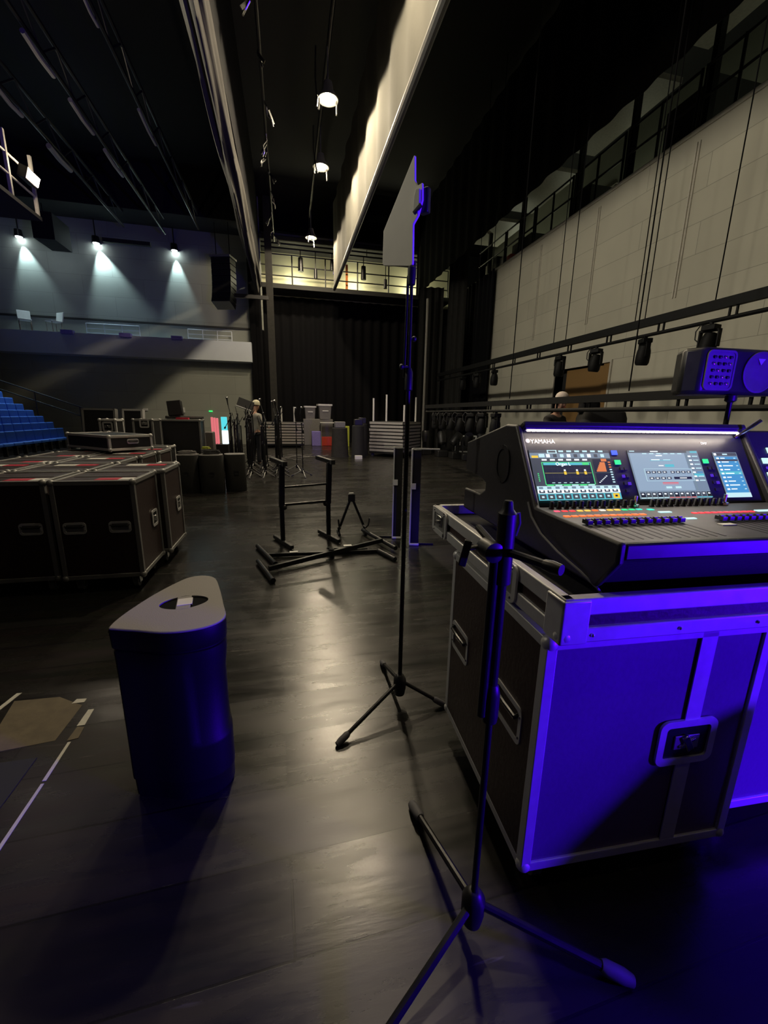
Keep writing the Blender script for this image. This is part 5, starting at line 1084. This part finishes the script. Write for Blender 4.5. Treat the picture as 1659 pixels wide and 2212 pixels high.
# ================================================================== seating block at the left
SY0, SY1 = 13.0, 19.4
stp = MB()
for r in range(9): stp.box(-8.55 - 0.31 * (r + 1) - (6 if r == 8 else 0), SY0, 0, -8.55 - 0.31 * r, SY1, 0.05 + 0.225 * r)
struct(stp.build('seating_steps', 'step_dark'))
def seat(root):
    MB().box(-0.25, -0.24, 0.32, -0.02, 0.24, 0.42).build('seat_pan', 'seat_blue', root, bevel=0.03)
    b = MB(); b.T = Matrix.Translation((-0.225, 0, 0.40)) @ Matrix.Rotation(-0.04, 4, 'Y'); b.box(-0.045, -0.25, 0, 0.015, 0.25, 0.38); b.build('backrest', 'seat_blue', root, bevel=0.03)
    MB().box(-0.22, -0.03, 0, -0.10, 0.03, 0.33).build('pedestal', 'black_metal', root)
st0 = None
for r in range(9):
    n = 10
    for k in range(n):
        y = SY1 - 0.3 - k * 0.52
        lab = f'blue upholstered seat, {ORD[k]} from the aisle rail end in the {ORD[r]} row from the bottom'
        loc = (-8.56 - 0.31 * r, y, 0.05 + 0.225 * r)
        if st0 is None:
            st0 = thing('theatre_seat', lab, 'seat', loc, 0, 'blue seats of the seating block'); seat(st0)
        else: dup(st0, loc, 0, lab)
hr = thing('stair_handrail', 'sloping black handrail down the end of the blue seating', 'handrail', (-5.6, 19.6, 0))
for dz in (0.0, 0.35): MB().path([(0.1, 0, 1.0 - dz), (-1.2, 0, 1.15 - dz), (-5.6, 0, 2.75 - dz)], 0.022, 8).build('rail', 'steel_rail', hr)
for x, z in ((0.0, 1.0), (-1.2, 1.15), (-2.6, 1.66), (-4.1, 2.2), (-5.5, 2.7)): MB().tube((x, 0, 0), (x, 0, z), 0.02).build('post', 'steel_rail', hr)
tag(MB().box(-6.58, 21.93, 1.56, -6.38, 21.995, 1.67).build('wall_box', 'post_white'), 'small pale wall box left on the rear wall', 'wall box'); tag(MB().box(-5.02, 21.93, 1.50, -4.76, 21.995, 1.74).build('wall_box', 'post_white'), 'larger pale wall box on the rear wall right of the small one', 'wall box')
tag(MB().box(-3.69, 21.95, 1.56, -3.53, 21.995, 1.62).build('exit_sign', 'exit_green'), 'small green glowing sign on the rear wall', 'sign')

# ================================================================== monitor loudspeaker on a stand
SO = Vector(DK) + w2 * 1.86 + v2 * 1.24
st = thing('speaker_stand', 'slim black stand behind the desk carrying the blue lit loudspeaker', 'speaker stand', (SO.x, SO.y, 0), DR)
tripod(st, 0.16, [(0.3 * math.cos(a), 0.3 * math.sin(a)) for a in (0.9, 0.9 + 2 * PI / 3, 0.9 + 4 * PI / 3)], 0.03, 0.011, 0.07)
MB().tube((0, 0, 0.1), (0, 0, 1.685), 0.014).build('pole', 'black_metal', st)
MB().lathe([(0.014, 1.66), (0.03, 1.67), (0.03, 1.70), (0.02, 1.705)], 14).build('top_plate', 'black_plastic', st)
sp_ = thing('loudspeaker', 'small black loudspeaker lit blue with knob panel and round driver', 'speaker', (SO.x, SO.y, 1.705), DR)
# local: x along the desk (right), y to the back
m = MB(); m.prism([(-0.235, 0.0), (0.33, 0.0), (0.33, 0.22), (-0.20, 0.24), (-0.285, 0.10)], 0.0, 0.265); m.build('cabinet', 'black_plastic', sp_, bevel=0.022)
m = MB(); m.T = frame((-0.12, -0.001, 0.135), (1, 0, 0), (0, 0, 1), (0, -1, 0)); ring_plate(m, 0.20, 0.225, 0.012, 0.03, 0, 0.008); m.prism(rrect(0.18, 0.205, 0.022), 0.0, 0.004); pn = m.build('control_panel', 'tub_grey', sp_)
for r in range(5):
    for c_ in range(4):
        k = MB(); k.T = frame((-0.175 + c_ * 0.037, -0.005, 0.06 + r * 0.037), (1, 0, 0), (0, 0, 1), (0, -1, 0)); k.lathe([(0.009, 0), (0.008, 0.012), (0.006, 0.013)], 12); k.build('knob', 'black_plastic' if (r + c_) % 3 else 'chrome', pn)
m = MB(); m.T = frame((0.16, -0.001, 0.132), (1, 0, 0), (0, 0, 1), (0, -1, 0)); m.lathe([(0.118, 0), (0.118, 0.008), (0.108, 0.010), (0.100, 0.004), (0.03, -0.0), (0.001, 0.006)], 36); dr = m.build('driver', 'tub_grey', sp_)
m = MB(); m.T = frame((0.155, -0.006, 0.195), (1, 0, 0), (0, 0, 1), (0, -1, 0)); m.prism([(-0.026, 0.014), (0.026, 0.014), (0.0, -0.022)], 0, 0.004); m.build('triangle_badge', 'post_white', dr)

# blue stage light that floods the desk, on its own floor stand beside the photographer
bl = thing('stage_light', 'blue glowing stage light on a floor stand right of the camera, outside the frame', 'stage light', (3.0, -0.85, 0))
MB().tube((0, 0, 0), (0, 0, 0.95), 0.018).build('pole', 'black_metal', bl); MB().lathe([(0.22, 0), (0.22, 0.02), (0.03, 0.03)], 24).build('foot_plate', 'black_metal', bl)
qd = (Vector((1.25, 1.0, 0.95)) - Vector((3.0, -0.85, 1.15))).normalized(); qm = Matrix.Translation((0, 0, 1.15)) @ Matrix.Translation(qd * -0.08) @ qd.to_track_quat('Z', 'Y').to_matrix().to_4x4()
m = MB(); m.T = qm; m.lathe([(0.05, -0.25), (0.1, -0.22), (0.11, -0.06), (0.1, -0.06)], 20); m.build('housing', 'black_metal', bl); m = MB(); m.T = qm; m.lathe([(0.098, -0.062), (0.098, -0.055)], 20); m.build('lens', 'blue_glow', bl)
MB().bar((0, 0, 0.93), (0.03, -0.03, 1.08), 0.02, 0.04).build('yoke', 'black_metal', bl)

# ================================================================== floor marks
def flat(name, pts, mat_, label, cat, h=0.002):
    return tag(MB().prism(pts, 0.0002, h).build(name, mat_), label, cat)
flat('floor_tape', [(-1.078, 1.20), (-1.062, 1.20), (-1.060, 1.72), (-1.072, 1.72)], 'tape_white', 'long thin white tape line on the floor at lower left', 'floor tape')
flat('floor_tape', [(-1.075, 1.735), (-1.060, 1.735), (-1.063, 1.955), (-1.076, 1.955)], 'tape_white', 'second thin white tape line, above the long one', 'floor tape')
flat('floor_tape', [(-1.085, 1.965), (-1.04, 1.975), (-1.045, 2.05), (-1.08, 2.06)], 'wood_patch', 'torn brownish tape piece between the white tape lines', 'floor tape')
flat('floor_tape', [(-1.085, 2.065), (-1.05, 2.065), (-1.055, 2.185), (-1.082, 2.185)], 'tape_white', 'broad white tape strip nearest the bin', 'floor tape')
flat('floor_tape', [(-1.19, 2.255), (-1.13, 2.255), (-1.13, 2.285), (-1.18, 2.29)], 'tape_white', 'short white tape dash left of the bin', 'floor tape')
flat('floor_tape', [(-1.57, 2.20), (-1.545, 2.20), (-1.50, 2.41), (-1.525, 2.41)], 'tape_white', 'white tape strip at the left picture edge', 'floor tape')
flat('floor_panel', [(-1.42, 1.95), (-1.14, 1.98), (-1.13, 2.23), (-1.28, 2.33), (-1.50, 2.34)], 'wood_patch', 'worn bare wood panel in the floor left of the tape lines', 'floor panel', 0.001)
flat('floor_mat', [(-1.75, 1.15), (-1.17, 1.15), (-1.165, 1.88), (-1.75, 1.88)], 'mat_green', 'dark greenish floor mat at the left picture edge', 'mat', 0.004)

# ================================================================== people
def skin_body(name, verts, edges, material, parent=None, levels=2, sharp=None):
    me = bpy.data.meshes.new(name); me.from_pydata([v[:3] for v in verts], edges, []); me.materials.append(M[material])
    o = link(name, me, parent); sk = o.modifiers.new('skin', 'SKIN'); sk.use_smooth_shade = True
    for i, v in enumerate(verts):
        d = me.skin_vertices[0].data[i]; d.radius = (v[3], v[4] if len(v) > 4 else v[3]); d.use_root = (i == 0)
    sb = o.modifiers.new('subdivision', 'SUBSURF'); sb.levels = levels; sb.render_levels = levels
    return o
def chain(V, E, start, pts):
    prev = start
    for p in pts:
        V.append(p); E.append((prev, len(V) - 1)); prev = len(V) - 1
    return prev
def figure(root, hood, trousers, cap, arms, head_turn=0.0, head_drop=0.0):
    """standing figure facing local -y, about 1.8 m; arms = [(shoulder side, elbow, wrist, finger direction)]"""
    V = [(0, 0.0, 0.96, 0.135, 0.11)]; E = []
    ch = chain(V, E, 0, [(0, 0.0, 1.12, 0.12, 0.10), (0, 0.0, 1.30, 0.145, 0.11)])
    sh = chain(V, E, ch, [(0, 0.0, 1.42, 0.11, 0.085)])
    nk = chain(V, E, sh, [(0, -0.01, 1.50, 0.052), (0, -0.02 - head_drop * 0.3, 1.56, 0.052)])
    hx = head_turn
    hd = chain(V, E, nk, [(hx * 0.2, -0.045 - head_drop * 0.6, 1.63, 0.068, 0.078), (hx * 0.25, -0.04 - head_drop * 0.8, 1.70, 0.078, 0.088), (hx * 0.2, -0.02 - head_drop * 0.8, 1.765, 0.055, 0.065)])
    chain(V, E, hd - 2, [(hx * 0.7, -0.118 - head_drop, 1.645, 0.016)])                       # nose
    for sx in (-1, 1):
        hp = chain(V, E, 0, [(sx * 0.10, 0.0, 0.88, 0.095)])
        chain(V, E, hp, [(sx * 0.11, -0.02, 0.70, 0.08), (sx * 0.115, -0.02, 0.50, 0.062), (sx * 0.12, 0.01, 0.30, 0.055), (sx * 0.12, 0.02, 0.10, 0.04), (sx * 0.125, -0.03, 0.045, 0.042), (sx * 0.13, -0.15, 0.035, 0.03)])
    CV = [(0, 0.0, 0.90, 0.165, 0.14)]; CE = []
    cc = chain(CV, CE, 0, [(0, 0, 1.10, 0.155, 0.125), (0, 0, 1.30, 0.175, 0.135)]); cs_ = chain(CV, CE, cc, [(0, 0.005, 1.43, 0.125, 0.10)])
    chain(CV, CE, cs_, [(0, 0.0, 1.505, 0.075)])
    for sx, el, wr, fd in arms:
        el = Vector(el); wr = Vector(wr); fd = Vector(fd).normalized()
        a = chain(V, E, sh, [(sx * 0.17, 0.0, 1.41, 0.06), ((sx * 0.19 + el.x) / 2, el.y / 2, (1.40 + el.z) / 2, 0.052), (*el, 0.043), (*((el + wr) / 2), 0.038), (*wr, 0.027)])
        palm = wr + fd * 0.05; side = fd.cross(Vector((0, 0, 1)));
        if side.length < 0.1: side = Vector((1, 0, 0))
        side.normalize(); up = side.cross(fd)
        pa = chain(V, E, a, [(*palm, 0.036, 0.018)])
        for k, (off, ln) in enumerate(((-0.028, 0.058), (-0.010, 0.072), (0.010, 0.068), (0.027, 0.052))):
            b0 = palm + side * off + fd * 0.035
            chain(V, E, pa, [(*b0, 0.0095), (*(b0 + fd * ln * 0.55 - up * 0.008), 0.0085), (*(b0 + fd * ln * 0.85 - up * 0.03), 0.007)])
        t0 = wr + fd * 0.025 - side * 0.032
        chain(V, E, pa, [(*t0, 0.012), (*(t0 + fd * 0.03 - side * 0.018 - up * 0.01), 0.010), (*(t0 + fd * 0.055 - side * 0.015 - up * 0.02), 0.0085)])
        chain(CV, CE, cs_, [(sx * 0.175, 0.0, 1.41, 0.078), ((sx * 0.19 + el.x) / 2, el.y / 2, (1.40 + el.z) / 2, 0.07), (*el, 0.062), (*((el + wr) / 2), 0.055), (*(wr - (wr - el).normalized() * 0.02), 0.042)])
    skin_body('body', V, E, 'skin', root)
    skin_body('jacket', CV, CE, hood, root)
    TV = [(0, 0, 0.96, 0.15, 0.125)]; TE = []
    for sx in (-1, 1):
        chain(TV, TE, 0, [(sx * 0.10, 0.0, 0.87, 0.108), (sx * 0.11, -0.02, 0.70, 0.095), (sx * 0.115, -0.02, 0.50, 0.078), (sx * 0.12, 0.01, 0.30, 0.07), (sx * 0.12, 0.02, 0.09, 0.062)])
    skin_body('trousers', TV, TE, trousers, root)
    for sx in (-1, 1):
        b = MB(); b.loft([[(sx * 0.127 + x * k, y * k2 - 0.06, z) for x, y in rrect(0.105, 0.27, 0.05)] for k, k2, z in ((1, 1, 0.0), (1.0, 1.0, 0.03), (0.85, 0.9, 0.065), (0.6, 0.4, 0.10))]); b.build('shoe', 'black_matt', root)
    hc = Vector((hx * 0.22, -0.04 - head_drop * 0.75, 1.70))
    b = MB(); b.T = Matrix.Translation(hc) @ Matrix.Rotation(head_drop * 2.0, 4, 'X')
    b.lathe([(0.102, 0.0), (0.108, 0.005), (0.108, 0.045), (0.104, 0.047), (0.105, 0.07), (0.09, 0.11), (0.055, 0.14), (0.02, 0.15), (0.001, 0.15)], 24); b.build('knit_cap', cap, root)
    for sx in (-1, 1):
        b = MB(); b.ball((hc.x + sx * 0.034 + hx * 0.35, hc.y - 0.083, 1.672), 0.011, 10, 6); b.build('eye', 'eye_white', root)
        b = MB(); b.ball((hc.x + sx * 0.088, hc.y + 0.005, 1.655), 0.026, 10, 6, (0.35, 0.7, 1.15)); b.build('ear', 'skin', root)
    b = MB(); b.ball((hc.x + hx * 0.45, hc.y - 0.086, 1.605), 0.02, 10, 6, (1.2, 0.4, 0.3)); b.build('mouth', 'label_red', root)
pl = thing('person', 'person in pale hoodie and cream knit cap working behind the microphone stands', 'person', (-0.93, 12.95, 0), 2.4)
figure(pl, 'hoodie_grey', 'trousers_dark', 'knit_cream', [(-1, (-0.25, -0.05, 1.16), (-0.17, -0.27, 1.10), (0.2, -1, -0.1)), (1, (0.25, -0.05, 1.16), (0.17, -0.27, 1.12), (-0.2, -1, -0.1))], 0.0, 0.05)
pl.scale = (1.04, 1.04, 1.04)
pr = thing('person', 'person in dark jacket and pale knit cap standing before the wooden door', 'person', (4.68, 6.70, 0), 0.35)
figure(pr, 'jacket_dark', 'trousers_dark', 'knit_pale', [(-1, (-0.26, -0.04, 1.18), (-0.10, -0.27, 1.30), (0.6, -0.7, 0.25)), (1, (0.26, -0.06, 1.18), (0.05, -0.30, 1.26), (-0.8, -0.5, 0.2))], -0.02, 0.06)
pr.scale = (1.07, 1.07, 1.085)
# unseen wedge and microphone stand, added to cast shadows on the blue case front
wm_ = thing('beam_blocker', 'black wedge shaped block added outside the frame to shade the desk case front', 'speaker', (1.70, 0.29, 0), 0.85)
b = MB(); b.T = frame((0, 0, 0), (1, 0, 0), (0, 0, 1), (0, -1, 0)); b.prism([(-0.20, 0), (0.22, 0), (0.22, 0.76), (0.08, 0.72), (-0.20, 0.36)], -0.15, 0.15); b.build('cabinet', 'black_plastic', wm_, bevel=0.015)
om = thing('microphone_stand', 'short black microphone stand added outside the frame to shade the blue beam', 'microphone stand', (2.34, -0.24, 0), 0.0)
eo = mic_stand(om, 0.90, (0.05, 0.05)); dup(mic0, (2.34 + eo.x, -0.24, eo.z - 0.01), 0.0, 'silver headed microphone added on the short shading stand outside the frame')

cg = thing('covered_gear', 'black covered equipment behind the desk, right of the person', 'equipment', (5.0, 5.95, 0), -0.4)
b = MB(); b.loft([[(x * k, y * k, z) for x, y in rrect(0.72, 0.6, 0.12)] for k, z in ((1.0, 0), (0.98, 0.8), (0.93, 1.56), (0.85, 1.66), (0.6, 1.70))]); b.build('cover', 'black_matt', cg)
b = MB(); b.loft([[(x * k - 0.2, y * k, z) for x, y in rrect(0.3, 0.3, 0.08)] for k, z in ((1.0, 1.65), (0.95, 1.80), (0.7, 1.86))]); b.build('top_bundle', 'black_cloth', cg)
